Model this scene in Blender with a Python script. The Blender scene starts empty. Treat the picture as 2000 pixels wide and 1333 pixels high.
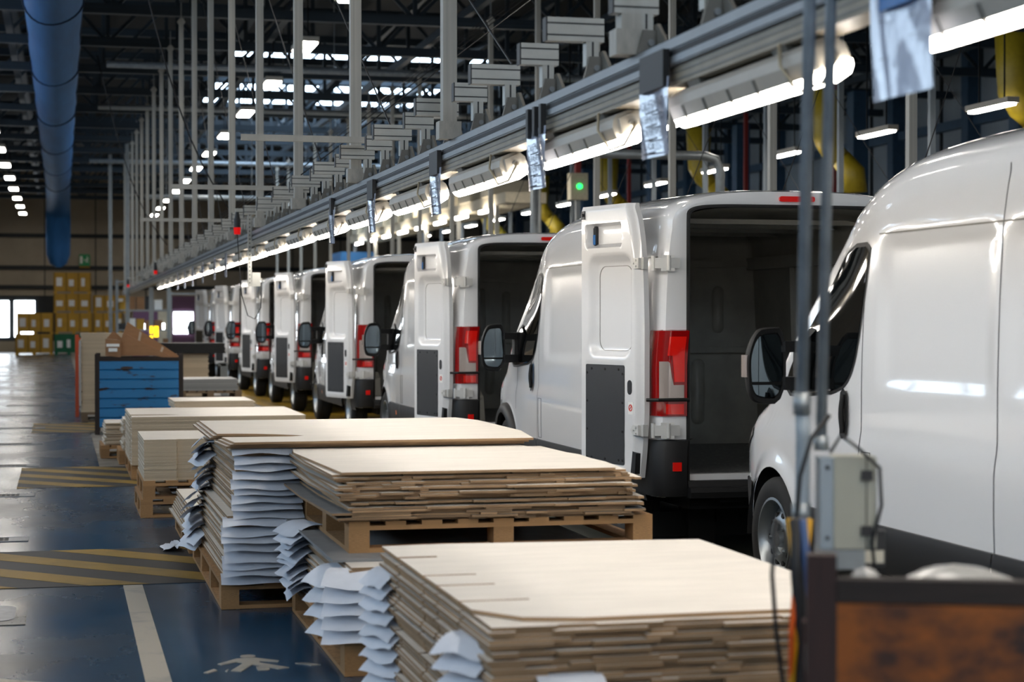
import bpy, math, random
from mathutils import Vector, Matrix
random.seed(7)
R = math.radians
S = bpy.context.scene
COL = S.collection

# ------------------------------------------------------------------ camera, world, exposure
THETA = math.atan(880 / 3600)
cam_d = bpy.data.cameras.new('camera'); cam = bpy.data.objects.new('camera', cam_d); COL.objects.link(cam)
cam.location = (0, 0, 1.62)
cam.rotation_euler = (R(90) - math.atan(43 / 3600), 0, -THETA)
cam_d.lens = 64.8; cam_d.sensor_width = 36; cam_d.clip_start = .05; cam_d.clip_end = 400
cam_d.dof.use_dof = True; cam_d.dof.focus_distance = 12.4; cam_d.dof.aperture_fstop = 2.8
S.camera = cam
wd = bpy.data.worlds.new('sky'); S.world = wd; wd.use_nodes = True
wd.node_tree.nodes['Background'].inputs[0].default_value = (.62, .78, 1, 1)
wd.node_tree.nodes['Background'].inputs[1].default_value = 1.5
S.view_settings.view_transform = 'Standard'; S.view_settings.look = 'None'
S.view_settings.exposure = 0.12; S.view_settings.gamma = 1; S.view_settings.use_curve_mapping = False
try:
    S.cycles.max_bounces = 6; S.cycles.diffuse_bounces = 3; S.cycles.glossy_bounces = 4
    S.cycles.caustics_reflective = False; S.cycles.caustics_refractive = False
    S.cycles.sample_clamp_indirect = 6
except Exception: pass
LAMP = 26.0       # rail tubes
HIGH = 30.0       # high bay lamps
SIDE_FILL = 4.0        # fill light of the added clerestory, unseen on the left wall
SKYL = 9.0        # daylight behind roof glazing

# ------------------------------------------------------------------ materials
def lin(h):
    h = h.lstrip('#'); o = []
    for i in (0, 2, 4):
        v = int(h[i:i + 2], 16) / 255
        o.append(v / 12.92 if v <= .04045 else ((v + .055) / 1.055) ** 2.4)
    return (*o, 1)
MATS = {}
def mat(name, col, rough=.5, metal=0, spec=.5, coat=0, var=0, scale=8, bump=0, stretch=(1, 1, 1), col2=None,
        rnd=0, emit=None, estr=0, thr=None, rvar=0, bscale=None):
    m = bpy.data.materials.new(name); m.use_nodes = True; MATS[name] = m
    nt = m.node_tree; N = nt.nodes; L = nt.links; b = N['Principled BSDF']
    c = lin(col) if isinstance(col, str) else col
    b.inputs['Base Color'].default_value = c
    b.inputs['Roughness'].default_value = rough; b.inputs['Metallic'].default_value = metal
    b.inputs['Specular IOR Level'].default_value = spec; b.inputs['Coat Weight'].default_value = coat
    b.inputs['Coat Roughness'].default_value = .03
    if emit:
        b.inputs['Emission Color'].default_value = lin(emit) if isinstance(emit, str) else emit
        b.inputs['Emission Strength'].default_value = estr
    src = None
    if var or col2 or bump or rvar:
        tc = N.new('ShaderNodeTexCoord'); mp = N.new('ShaderNodeMapping'); L.new(tc.outputs['Object'], mp.inputs[0])
        mp.inputs['Scale'].default_value = stretch
        nz = N.new('ShaderNodeTexNoise'); nz.inputs['Scale'].default_value = scale; nz.inputs['Detail'].default_value = 7
        nz.inputs['Roughness'].default_value = .62
        L.new(mp.outputs[0], nz.inputs['Vector'])
        rp = N.new('ShaderNodeValToRGB'); L.new(nz.outputs[0], rp.inputs[0])
        c2 = lin(col2) if col2 else tuple(v * (1 - var) for v in c[:3]) + (1,)
        t = thr or (.35, .68)
        rp.color_ramp.elements[0].position = t[0]; rp.color_ramp.elements[1].position = t[1]
        rp.color_ramp.elements[0].color = c; rp.color_ramp.elements[1].color = c2
        src = rp.outputs[0]
        if bump:
            bp = N.new('ShaderNodeBump'); bp.inputs['Strength'].default_value = bump; bp.inputs['Distance'].default_value = .01
            if bscale:
                nb = N.new('ShaderNodeTexNoise'); nb.inputs['Scale'].default_value = bscale; L.new(mp.outputs[0], nb.inputs['Vector'])
                L.new(nb.outputs[0], bp.inputs['Height'])
            else: L.new(nz.outputs[0], bp.inputs['Height'])
            L.new(bp.outputs[0], b.inputs['Normal'])
        if rvar:
            mr = N.new('ShaderNodeMapRange'); L.new(nz.outputs[0], mr.inputs[0])
            mr.inputs[1].default_value = .3; mr.inputs[2].default_value = .7
            mr.inputs[3].default_value = max(.02, rough - rvar); mr.inputs[4].default_value = rough + rvar
            L.new(mr.outputs[0], b.inputs['Roughness'])
    if rnd:
        oi = N.new('ShaderNodeObjectInfo'); hs = N.new('ShaderNodeHueSaturation')
        mr = N.new('ShaderNodeMapRange'); L.new(oi.outputs['Random'], mr.inputs[0])
        mr.inputs[3].default_value = 1 - rnd; mr.inputs[4].default_value = 1 + rnd * .6
        L.new(mr.outputs[0], hs.inputs['Value'])
        if src: L.new(src, hs.inputs['Color'])
        else: hs.inputs['Color'].default_value = c
        src = hs.outputs[0]
    if src: L.new(src, b.inputs['Base Color'])
    return m
mat('paint_white', '#e6e7e8', .22, spec=.5, coat=1.0)
mat('paint_inner', '#dcdcdc', .3, coat=.5)
mat('interior', '#a3a29a', .4, var=.25, scale=3)
mat('cargo_floor', '#46484a', .4, col2='#b8bab8', scale=26, thr=(.60, .63), stretch=(1, 3.2, 1))
mat('black_plastic', '#141415', .55, bump=.1, bscale=300, var=.1)
mat('mirror_shell', '#0b0b0c', .6, spec=.25)
mat('dark_trim', '#2c2d2f', .6, bump=.2, bscale=260, var=.1)
mat('rubber', '#0d0d0e', .75)
mat('tyre', '#191919', .8, var=.3, scale=14)
mat('rim', '#9aa0a4', .35, metal=.9)
mat('glass_dark', '#07090a', .03, spec=.8)
mat('mirror', '#6a757c', .02, metal=1)
mat('lens_red', '#8e0a0c', .08, coat=1, emit='#900000', estr=.03)
mat('lens_bright', '#d01c14', .08, coat=1, emit='#e01008', estr=.12)
mat('lens_clear', '#b9aca6', .1, coat=1, metal=.3)
mat('orange', '#d8681c', .3)
mat('hinge', '#cfcfcc', .35, metal=.2)
mat('sticker', '#eeeeea', .5)
mat('red_ink', '#d03a2c', .5)
mat('ply_top', '#ebe3d8', .55, var=.12, scale=2.2, stretch=(1, 5, 1), rnd=.06)
mat('ply_edge', '#b08e69', .7, var=.45, scale=5, stretch=(1, 1, 60), rnd=.28)
mat('cream_edge', '#c9b79c', .7, var=.25, scale=5, stretch=(1, 1, 60), rnd=.1)
mat('grey_sheet', '#8b8c8c', .5, var=.2, rnd=.2)
mat('paper', '#dfe3ec', .6, var=.08, scale=9, rnd=.06)
mat('pallet', '#b98c5c', .75, var=.4, scale=5, stretch=(1, 8, 8), rnd=.22, bump=.15)
mat('pallet_old', '#77634c', .8, var=.45, scale=5, stretch=(1, 8, 8), rnd=.25)
mat('alu', '#8b8f92', .42, metal=.6, var=.12, scale=6)
mat('alu_light', '#bcbcb6', .42, metal=.3, var=.12)
mat('bracket', '#7c7a74', .5, metal=.3, var=.2)
mat('tray_tan', '#9b917f', .5, var=.2)
mat('groove', '#24262a', .6)
mat('post_white', '#b7b5ad', .55, var=.22, scale=5, stretch=(1, 1, .3))
mat('pipe_grey', '#98a2aa', .4, metal=.4, var=.3, scale=10)
mat('galv', '#9aa0a2', .45, metal=.6, var=.2)
mat('lamp_body', '#b9b3a8', .4, var=.1)
mat('tube_glow', '#ffffff', .4, emit=(1, .92, .82, 1), estr=LAMP)
mat('bay_glow', '#ffffff', .4, emit=(1, .94, .86, 1), estr=HIGH)
mat('sky_glow', '#ffffff', .2, emit=(.62, .80, 1, 1), estr=SKYL)
mat('side_fill_glow', '#ffffff', .2, emit=(.62, .80, 1, 1), estr=SIDE_FILL)
mat('cable_cream', '#b7a98e', .6)
mat('cable_black', '#141416', .6)
mat('clip_black', '#262628', .5)
mat('sign_sheet', '#c0c9de', .15, coat=.7, bump=.12, var=.05, bscale=30)
mat('ink', '#262b3a', .6)
mat('sign_blue', '#1f6fb8', .3)
mat('floor_blue', '#1c4664', .26, col2='#34393e', scale=.75, stretch=(1, .55, 1), thr=(.42, .72), rvar=.08, bump=.012, bscale=30)
mat('floor_conc', '#8b857a', .5, var=.4, scale=1.6, rvar=.12)
mat('floor_worn', '#4c4a46', .24, var=.45, scale=1.3, rvar=.1)
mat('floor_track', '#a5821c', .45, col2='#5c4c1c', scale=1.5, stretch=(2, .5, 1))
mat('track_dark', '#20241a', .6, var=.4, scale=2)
mat('hatch_dark', '#1f2022', .5, var=.3, scale=3)
mat('hatch_yellow', '#8f701f', .5, col2='#5c4e26', scale=3, thr=(.45, .8))
mat('line_white', '#b5ad9f', .45, col2='#6f7378', scale=4, thr=(.5, .8))
mat('iron', '#17191a', .5, metal=.5)
mat('steel_worn', '#7c838c', .3, metal=.7, var=.5, scale=14)
mat('wall_beige', '#9a9080', .7, var=.15, scale=1.2)
mat('wall_blue', '#8c98a2', .6, var=.25, scale=.6)
mat('wall_dark', '#1d2226', .7)
mat('truss', '#2a3843', .55, var=.3, scale=4)
mat('roof_deck', '#14171a', .8, var=.3, scale=.5)
mat('column_blue', '#33506a', .5, var=.2)
mat('fabric_blue', '#2e6fae', .7, var=.22, scale=1.2, stretch=(4, .35, 1), bump=.3)
mat('seam', '#12233a', .8)
mat('bin_blue', '#1c6ea4', .5, col2='#33241e', scale=3.4, stretch=(1.0, 1, 4.0), thr=(.575, .62), bump=.15)
mat('rust_dark', '#261b16', .75, var=.5, scale=7, bump=.3)
mat('rust_panel', '#87480c', .6, col2='#26130d', scale=4.5, stretch=(1, 1, 1.6), thr=(.40, .60), bump=.3)
mat('rust_post', '#331a14', .65, var=.5, scale=8)
mat('cardboard', '#9c7350', .8, var=.14, scale=5, stretch=(1, 1, 4))
mat('tape', '#b8aa98', .3)
mat('crate_yellow', '#c89a34', .7, var=.22, scale=3, rnd=.1)
mat('crate_green', '#146b46', .6, var=.25, scale=3)
mat('crate_line', '#8a6a24', .8)
mat('exit_green', '#1b8a55', .5)
mat('white', '#e8e8e4', .5)
mat('duct_yellow', '#b8a028', .45, var=.2)
mat('red_lamp', '#d81818', .25, emit='#ff1010', estr=.35)
mat('yellow_glow', '#ffd020', .3, emit='#ffc818', estr=3.0)
mat('box_grey', '#9c9c90', .45, var=.06)
mat('box_side', '#8d98a0', .45)
mat('film', '#a8a6a2', .2, var=.2, scale=9, bump=.4)
mat('wire_orange', '#d85a18', .5)
mat('wire_yellow', '#d8a018', .5)
mat('wire_blue', '#2c4a78', .5)
mat('purple', '#6a4a66', .6)
mat('red_paint', '#8c2a24', .6)
mat('orange_frame', '#c4502a', .5)
mat('machine_cream', '#c8bda4', .5, var=.2)
mat('machine_blue', '#2f78b4', .5)
mat('label_text', '#c9c4b4', .6)
mat('day_glow', '#ffffff', .2, emit=(.85, .93, 1, 1), estr=9.0)
mat('green_glow', '#20d060', .3, emit='#20ff60', estr=4)

# ------------------------------------------------------------------ mesh helpers
class MB:
    def __init__(s): s.v = []; s.f = []; s.m = []; s.mi = 0
    def quad(s, *p):
        n = len(s.v); s.v += [tuple(q) for q in p]; s.f.append(tuple(range(n, n + len(p)))); s.m.append(s.mi); return s
    def box(s, x0, x1, y0, y1, z0, z1):
        n = len(s.v)
        s.v += [(x0, y0, z0), (x1, y0, z0), (x1, y1, z0), (x0, y1, z0), (x0, y0, z1), (x1, y0, z1), (x1, y1, z1), (x0, y1, z1)]
        for q in ((3, 2, 1, 0), (4, 5, 6, 7), (0, 1, 5, 4), (1, 2, 6, 5), (2, 3, 7, 6), (3, 0, 4, 7)):
            s.f.append(tuple(n + i for i in q)); s.m.append(s.mi)
        return s
    def prism(s, poly, z0, z1, axis='z', top=None):
        # poly in 2D; axis is the extrusion axis
        n = len(s.v); k = len(poly)
        def P(a, b, h): return (a, b, h) if axis == 'z' else ((a, h, b) if axis == 'y' else (h, a, b))
        s.v += [P(a, b, z0) for a, b in poly] + [P(a, b, z1) for a, b in poly]
        t = s.mi if top is None else top
        s.f.append(tuple(range(n + k - 1, n - 1, -1))); s.m.append(t)
        s.f.append(tuple(range(n + k, n + 2 * k))); s.m.append(t)
        for i in range(k):
            j = (i + 1) % k; s.f.append((n + i, n + j, n + k + j, n + k + i)); s.m.append(s.mi)
        return s
    def bar(s, a, b, w, h=None):
        h = h or w; a = Vector(a); b = Vector(b); d = (b - a).normalized()
        u = Vector((0, 0, 1)) if abs(d.z) < .95 else Vector((1, 0, 0))
        x = d.cross(u).normalized(); y = x.cross(d)
        n = len(s.v)
        for p in (a, b):
            for i, j in ((-1, -1), (1, -1), (1, 1), (-1, 1)): s.v.append(tuple(p + x * (w / 2 * i) + y * (h / 2 * j)))
        for q in ((0, 1, 2, 3), (7, 6, 5, 4), (0, 4, 5, 1), (1, 5, 6, 2), (2, 6, 7, 3), (3, 7, 4, 0)):
            s.f.append(tuple(n + i for i in q)); s.m.append(s.mi)
        return s
    def tube(s, pts, r, seg=8, cap=True):
        pts = [Vector(p) for p in pts]; n0 = len(s.v); k = len(pts); px = None
        rr = r if isinstance(r, (list, tuple)) else [r] * k
        for i, p in enumerate(pts):
            d = (pts[min(i + 1, k - 1)] - pts[max(i - 1, 0)]).normalized()
            if px is None:
                u = Vector((0, 0, 1)) if abs(d.z) < .9 else Vector((1, 0, 0)); px = d.cross(u).normalized()
            else: px = (px - d * px.dot(d)).normalized()
            py = d.cross(px)
            for j in range(seg):
                a = 2 * math.pi * j / seg; s.v.append(tuple(p + (px * math.cos(a) + py * math.sin(a)) * rr[i]))
        for i in range(k - 1):
            for j in range(seg):
                a = n0 + i * seg + j; b = n0 + i * seg + (j + 1) % seg
                s.f.append((a, b, b + seg, a + seg)); s.m.append(s.mi)
        if cap:
            s.f.append(tuple(range(n0 + seg - 1, n0 - 1, -1))); s.m.append(s.mi)
            s.f.append(tuple(range(n0 + (k - 1) * seg, n0 + k * seg))); s.m.append(s.mi)
        return s
    def lathe(s, prof, seg=32, axis='x'):
        n = len(s.v); k = len(prof)
        for j in range(seg):
            a = 2 * math.pi * j / seg; c, q = math.cos(a), math.sin(a)
            for h, r in prof: s.v.append((h, r * c, r * q) if axis == 'x' else (r * c, r * q, h))
        for j in range(seg):
            for i in range(k - 1):
                a = n + j * k + i; b = n + ((j + 1) % seg) * k + i
                s.f.append((a, a + 1, b + 1, b)); s.m.append(s.mi)
        return s
    def grid(s, rows, closed=False):
        n = len(s.v); k = len(rows[0])
        for r in rows: s.v += [tuple(p) for p in r]
        for i in range(len(rows) - 1):
            for j in range(k - 1):
                a = n + i * k + j; s.f.append((a, a + 1, a + k + 1, a + k)); s.m.append(s.mi)
        return s
    def mesh(s, name, mats, smooth=False):
        me = bpy.data.meshes.new(name); me.from_pydata(s.v, [], s.f)
        for m in (mats if isinstance(mats, (list, tuple)) else [mats]): me.materials.append(MATS[m])
        if any(s.m): me.polygons.foreach_set('material_index', s.m)
        if smooth: me.polygons.foreach_set('use_smooth', [True] * len(me.polygons))
        me.update(); return me
    def build(s, name, mats, parent=None, smooth=False, auto=None, loc=None):
        me = s.mesh(name, mats, smooth or auto is not None)
        if auto is not None: me.set_sharp_from_angle(angle=R(auto))
        return link(name, me, parent, loc)
def link(name, me, parent=None, loc=None):
    o = bpy.data.objects.new(name, me); COL.objects.link(o); o.parent = parent
    if loc: o.location = loc
    return o
def tag(o, label, cat, group=None, kind=None):
    o['label'] = label; o['category'] = cat
    if group: o['group'] = group
    if kind: o['kind'] = kind
    return o
def empty(name, loc=(0, 0, 0), rz=0, label=None, cat=None, group=None):
    o = bpy.data.objects.new(name, None); COL.objects.link(o); o.location = loc; o.rotation_euler = (0, 0, rz)
    o.empty_display_size = .1
    if label: tag(o, label, cat, group)
    return o
def struct(o): o['kind'] = 'structure'; return o
def copy_tree(o, parent=None):
    c = o.copy(); COL.objects.link(c); c.parent = parent
    for ch in KIDS.get(o.name, []) or list(o.children): copy_tree(ch, c)
    return c
KIDS = {}
UB = {}
def unit_box(m):
    if m not in UB: UB[m] = MB().box(-.5, .5, -.5, .5, -.5, .5).mesh('box_' + m, m)
    return UB[m]
def ubox(name, m, x0, x1, y0, y1, z0, z1, parent=None):
    o = link(name, unit_box(m), parent); o.location = ((x0 + x1) / 2, (y0 + y1) / 2, (z0 + z1) / 2)
    o.scale = (x1 - x0, y1 - y0, z1 - z0); return o
def sst(a, b, x):
    t = max(0, min(1, (x - a) / (b - a))); return t * t * (3 - 2 * t)
def band(x, a, b, w): return sst(a - w / 2, a + w / 2, x) * (1 - sst(b - w / 2, b + w / 2, x))
def interp(tab, x):
    if x <= tab[0][0]: return tab[0][1]
    if x >= tab[-1][0]: return tab[-1][1]
    for i in range(len(tab) - 1):
        if x <= tab[i + 1][0]: break
    def sl(j):
        if j <= 0 or j >= len(tab) - 1: return 0 if j > 0 else (tab[1][1] - tab[0][1]) / (tab[1][0] - tab[0][0])
        a = (tab[j][1] - tab[j - 1][1]) / (tab[j][0] - tab[j - 1][0]); b = (tab[j + 1][1] - tab[j][1]) / (tab[j + 1][0] - tab[j][0])
        return 0 if a * b <= 0 else 2 * a * b / (a + b)
    x0, y0 = tab[i]; x1, y1 = tab[i + 1]; h = x1 - x0; t = (x - x0) / h
    m0, m1 = sl(i) * h, sl(i + 1) * h
    return (2 * t**3 - 3 * t * t + 1) * y0 + (t**3 - 2 * t * t + t) * m0 + (-2 * t**3 + 3 * t * t) * y1 + (t**3 - t * t) * m1
def rrect(x0, x1, y0, y1, r, n=4):
    o = []
    for cx, cy, a0 in ((x1 - r, y0 + r, -90), (x1 - r, y1 - r, 0), (x0 + r, y1 - r, 90), (x0 + r, y0 + r, 180)):
        for i in range(n + 1):
            a = R(a0 + 90 * i / n); o.append((cx + r * math.cos(a), cy + r * math.sin(a)))
    return o

# ------------------------------------------------------------------ THE BUILDING
YE, XL, XR, ZR = 92.0, -9.0, 22.0, 9.3
YN = -44.0
fm = MATS['floor_blue'].node_tree; N_ = fm.nodes; L_k = fm.links
tc_ = N_.new('ShaderNodeTexCoord'); sx_ = N_.new('ShaderNodeSeparateXYZ'); L_k.new(tc_.outputs['Object'], sx_.inputs[0])
nz_ = N_.new('ShaderNodeTexNoise'); nz_.inputs['Scale'].default_value = 2.2; nz_.inputs['Detail'].default_value = 8; L_k.new(tc_.outputs['Object'], nz_.inputs['Vector'])
ad_ = N_.new('ShaderNodeMath'); ad_.operation = 'MULTIPLY_ADD'; L_k.new(nz_.outputs[0], ad_.inputs[0]); ad_.inputs[1].default_value = 1.1; L_k.new(sx_.outputs[0], ad_.inputs[2])
mr_ = N_.new('ShaderNodeMapRange'); L_k.new(ad_.outputs[0], mr_.inputs[0]); mr_.inputs[1].default_value = .02; mr_.inputs[2].default_value = .62; mr_.inputs[3].default_value = 1; mr_.inputs[4].default_value = 0
mx_ = N_.new('ShaderNodeMix'); mx_.data_type = 'RGBA'; L_k.new(mr_.outputs[0], mx_.inputs[0])
bs_ = N_['Principled BSDF']; L_k.new(bs_.inputs['Base Color'].links[0].from_socket, mx_.inputs[6]); mx_.inputs[7].default_value = lin('#45433f'); L_k.new(mx_.outputs[2], bs_.inputs['Base Color'])
def plate(name, m, x0, x1, y0, y1, z0, z1): return struct(MB().box(x0, x1, y0, y1, z0, z1).build(name, m))
plate('floor', 'floor_conc', XL, XR, YN, YE, -.2, -.006)
MB_ = MB()
struct(MB().box(XL, .40, YN, 88, -.006, -.002).box(.40, 3.0, YN, 18.2, -.006, -.002).build('floor_aisle', 'floor_blue'))
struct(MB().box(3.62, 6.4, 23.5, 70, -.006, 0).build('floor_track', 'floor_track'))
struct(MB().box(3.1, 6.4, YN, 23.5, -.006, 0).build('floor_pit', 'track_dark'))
# far wall with its window band and door
fw = struct(MB().box(XL, -6.2, YE, YE + .3, 0, 9.3).box(-6.2, XR, YE, YE + .3, 2.75, 9.3).box(-6.2, XR, YE, YE + .3, 0, .55)
            .box(-.2, 5.2, YE, YE + .3, .55, 2.75).box(6.4, XR, YE, YE + .3, .55, 2.75).build('wall_far', 'wall_beige'))
for i, z in enumerate((3.05, 4.0, 5.55, 7.9)):
    struct(MB().box(XL, XR, YE - .08, YE, z, z + .2).build('trim_%d' % (i + 1), 'wall_dark'))
for i in range(14):
    struct(MB().box(-8 + i * 2.4, -7.95 + i * 2.4, YE - .02, YE, 0, 9).build('panel_joint', 'wall_dark', fw))
w1 = struct(MB().box(-6.2, -.2, YE + .02, YE + .08, .55, 2.75).build('window_1', 'wall_dark'))
for x0, x1, z0 in ((-4.6, -2.45, .75), (-2.2, -1.25, .75)):
    p = ubox('pane', 'day_glow', x0, x1, YE - .02, YE + .02, z0, 2.5, w1)
struct(MB().box(5.2, 6.4, YE - .05, YE + .05, 0, 2.75).build('door_1', 'purple'))
struct(MB().box(5.35, 6.3, YE - .09, YE - .05, .9, 2.0).build('window_2', 'day_glow'))
# side walls, near wall, ceiling with glazing bands
wr = struct(MB().box(XR, XR + .3, YN, YE, 0, 9.3).build('wall_right', 'wall_blue'))
struct(MB().box(XL - .3, XL, YN, YE, 0, 4.4).box(XL - .3, XL, YN, YE, 7.0, 9.3).box(XL - .3, XL, YN, -14, 4.4, 7.0).box(XL - .3, XL, 46, YE, 4.4, 7.0).build('wall_left', 'wall_beige'))
wl_ = struct(MB().box(XL - .2, XL - .1, -14, 46, 4.4, 4.5).box(XL - .2, XL - .1, -14, 46, 6.9, 7.0).build('window_20', 'truss'))  # assumed window row out of view, added as bluish fill from the left
for k in range(24):
    ubox('pane', 'side_fill_glow', XL - .17, XL - .13, -13.95 + k * 2.5, -11.6 + k * 2.5, 4.5, 6.9, wl_)
    ubox('mullion', 'truss', XL - .2, XL - .05, -14.07 + k * 2.5, -13.95 + k * 2.5, 4.4, 7.0, wl_)
struct(MB().box(XL, XR, YN - .3, YN, 0, 9.3).build('wall_near', 'wall_beige'))
for i in range(19):
    y = 12 + i * 4.2
    struct(MB().box(XR - .35, XR, y, y + .35, 0, 9.2).build('wall_column', 'column_blue', wr))
    struct(MB().box(XR - .06, XR, y + 2.0, y + 2.08, 0, 9.2).build('panel_joint', 'wall_dark', wr))
for z in (2.6, 4.4, 6.4):
    struct(MB().box(XR - .22, XR, 0, YE, z, z + .22).build('wall_girt', 'column_blue', wr))
SKY = [(y, y + 1.7) for y in (-38.0, -34.4, -30.8, -27.2, -23.6, -20.0, -16.4, -12.8, -9.2, 53.0, 56.6, 60.2, 64.0, 68.0)]
cb = MB(); yy = YN
for a, b in SKY:
    cb.box(XL, XR, yy, a, ZR, ZR + .2); cb.box(XL, -5.8 if a < 0 else 4.6, a, b, ZR, ZR + .2).box(12.4, XR, a, b, ZR, ZR + .2); yy = b
cb.box(XL, XR, yy, YE, ZR, ZR + .2)
ceil = struct(cb.build('ceiling', 'roof_deck'))
for i, (a, b) in enumerate(SKY):
    n = 14 if a < 0 else 6; x00 = 12.4 - 1.3 * n
    sl = struct(MB().box(x00, 12.4, a, a + .05, ZR - .05, ZR).box(x00, 12.4, b - .05, b, ZR - .05, ZR).build('window_%d' % (3 + i), 'truss'))
    for k in range(n):
        x0 = x00 + k * 1.3
        ubox('pane', 'sky_glow', x0 + .07, x0 + 1.23, a + .05, b - .05, ZR - .03, ZR + .02, sl)
    for k in range(n + 1): ubox('glazing_bar', 'truss', x00 - .03 + k * 1.3, x00 + .03 + k * 1.3, a, b, ZR - .06, ZR, sl)

# roof trusses: two chords, posts and diagonals
TX0, TX1, TZ0, TZ1 = -8.8, 21.8, 7.25, 8.7
def truss(y, first=None):
    if first: o = copy_tree(first); o.location = (0, y, 0); return o
    t = empty('roof_truss', (0, y, 0), 0, 'dark blue-grey lattice steel roof truss spanning the hall', 'roof truss', 'roof trusses')
    ubox('bottom_chord', 'truss', TX0, TX1, -.09, .09, TZ0 - .09, TZ0 + .09, t)
    ubox('top_chord', 'truss', TX0, TX1, -.09, .09, TZ1 - .09, TZ1 + .09, t)
    n = 22; dx = (TX1 - TX0) / n
    pm = MB().box(-.04, .04, -.04, .04, TZ0, TZ1).mesh('truss_post', 'truss')
    dm = MB().bar((-dx / 2, 0, TZ0), (dx / 2, 0, TZ1), .07).mesh('truss_diagonal', 'truss')
    em = MB().bar((dx / 2, 0, TZ0), (-dx / 2, 0, TZ1), .07).mesh('truss_diagonal_back', 'truss')
    for k in range(n):
        link('truss_post', pm, t, (TX0 + k * dx, 0, 0))
        link('truss_diagonal', dm if k % 2 else em, t, (TX0 + (k + .5) * dx, 0, 0))
    return t
t0 = truss(22)
for k in list(range(-15, 0)) + list(range(1, 17)): truss(22 + k * 4.1, t0)
for i, x in enumerate((-6.0, -1.0, 4.25, 7.6, 10.4, 14.0, 19.0)):
    for z in (7.42, 8.45):
        tag(MB().box(x - .07, x + .07, -43, 91, z, z + .16).build('roof_beam', 'truss'), 'long dark roof beam running the length of the hall over the trusses', 'roof beam', 'long roof beams')
# pipes hung crosswise below the roof
for y, z, m in ((38, 6.75, 'pipe_grey'), (47, 6.9, 'galv'), (62, 6.8, 'pipe_grey'), (55, 5.2, 'galv')):
    x1 = 12 if z > 6 else 8.5
    pb = MB().tube([(.9 if z > 6 else 2.4, y, z), (x1, y, z)], .07)
    for hx in (3, 5.5, 8): pb.box(hx - .01, hx + .01, y - .01, y + .01, z, 9.28)
    tag(pb.build('service_pipe', m), 'grey service pipe crossing below the roof trusses', 'pipe', 'cross pipes under the roof')

# ------------------------------------------------------------------ FLOOR MARKINGS
def clip_poly(p, x0, x1, y0, y1):
    for ax, lim, sg in ((0, x0, 1), (0, x1, -1), (1, y0, 1), (1, y1, -1)):
        o = []
        for i in range(len(p)):
            a, b = p[i - 1], p[i]; da, db = (a[ax] - lim) * sg, (b[ax] - lim) * sg
            if da * db < 0:
                t = da / (da - db); o.append((a[0] + (b[0] - a[0]) * t, a[1] + (b[1] - a[1]) * t))
            if db >= 0: o.append(b)
        p = o
        if not p: return p
    return p
for x0, x1, y0, y1 in ((-.42, 2.6, 11.45, 13.25), (-.42, .8, 18.2, 20.7), (-.42, .5, 27.0, 29.5)):
    h = struct(MB().box(x0, x1, y0, y1, -.002, .001).build('floor_hatching', 'hatch_dark'))
    c = x0 + y0 - .2
    while c < x1 + y1:
        p = clip_poly([(x0 - 1, c - x0 + 1), (x1 + 1, c - x1 - 1), (x1 + 1, c + .36 - x1 - 1), (x0 - 1, c + .36 - x0 + 1)], x0, x1, y0, y1)
        if len(p) > 2: MB().prism(p, .001, .0025).build('hatch_stripe', 'hatch_yellow', h)
        c += .78
struct(MB().box(.36, .475, -5, 11.42, -.002, .0015).build('floor_line', 'line_white'))
struct(MB().prism([(-.33, 8.1), (-.05, 8.42), (-.33, 8.62)], -.002, .002).build('floor_arrow', 'line_white'))
# walking figure painted on the floor: head at the far end
fg = empty('floor_figure', (.865, 8.66, 0)); fg['kind'] = 'structure'; fg.scale = (.66, .68, 1)
def fpart(n, p): MB().prism(p, -.002, .002).build(n, 'line_white', fg)
fpart('painted_head', rrect(-.055, .055, .27, .37, .045))
fpart('painted_body', [(-.09, .24), (.05, .24), (.20, .10), (.19, .06), (.07, .12), (.05, .06), (.24, -.17), (.16, -.2), (.0, .0), (-.10, -.23), (-.17, -.2), (-.06, .06), (-.10, .12), (-.22, .03), (-.24, .07)])
fpart('painted_foot', [(-.21, -.20), (-.18, -.13), (-.20, -.23)][::1])
fpart('painted_block', rrect(.015, .10, -.22, -.09, .02))
fpart('painted_dash', [(-.36, -.22), (-.28, -.11), (-.26, -.16), (-.33, -.24)])
fpart('painted_dash', [(.30, -.02), (.38, -.03), (.47, -.12), (.40, -.13)])
# drains: frame + bars
def drain(y):
    d = empty('floor_drain', (-.55, y, 0), 0, 'long cast iron floor drain grate set in the walkway', 'drain', 'floor drains along the walkway')
    MB().box(-.45, .17, -.11, .11, -.003, .002).build('drain_pit', 'iron', d)
    MB().box(.17, .31, -.12, .12, -.003, .003).box(-.45, .31, -.135, -.11, -.003, .004).box(-.45, .31, .11, .135, -.003, .004).build('drain_frame', 'steel_worn', d)
    b = MB()
    for k in range(14): b.box(-.43 + k * .043, -.415 + k * .043, -.11, .11, .002, .005)
    b.build('drain_grate', 'bracket', d); return d
for y in (14.0, 17.5, 21.05, 24.7, 28.3, 32, 35.6, 39.2, 43, 47): drain(y)
mh = empty('floor_hatch', (-.4, 10.5, 0), 0, 'worn square steel access cover in the walkway floor', 'floor cover')
MB().box(-.35, .21, -.42, .42, -.003, .002).build('cover_plate', 'floor_worn', mh)
MB().prism(rrect(-.3, .15, -.3, .25, .1), .002, .004).build('cover_patch', 'steel_worn', mh)

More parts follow.
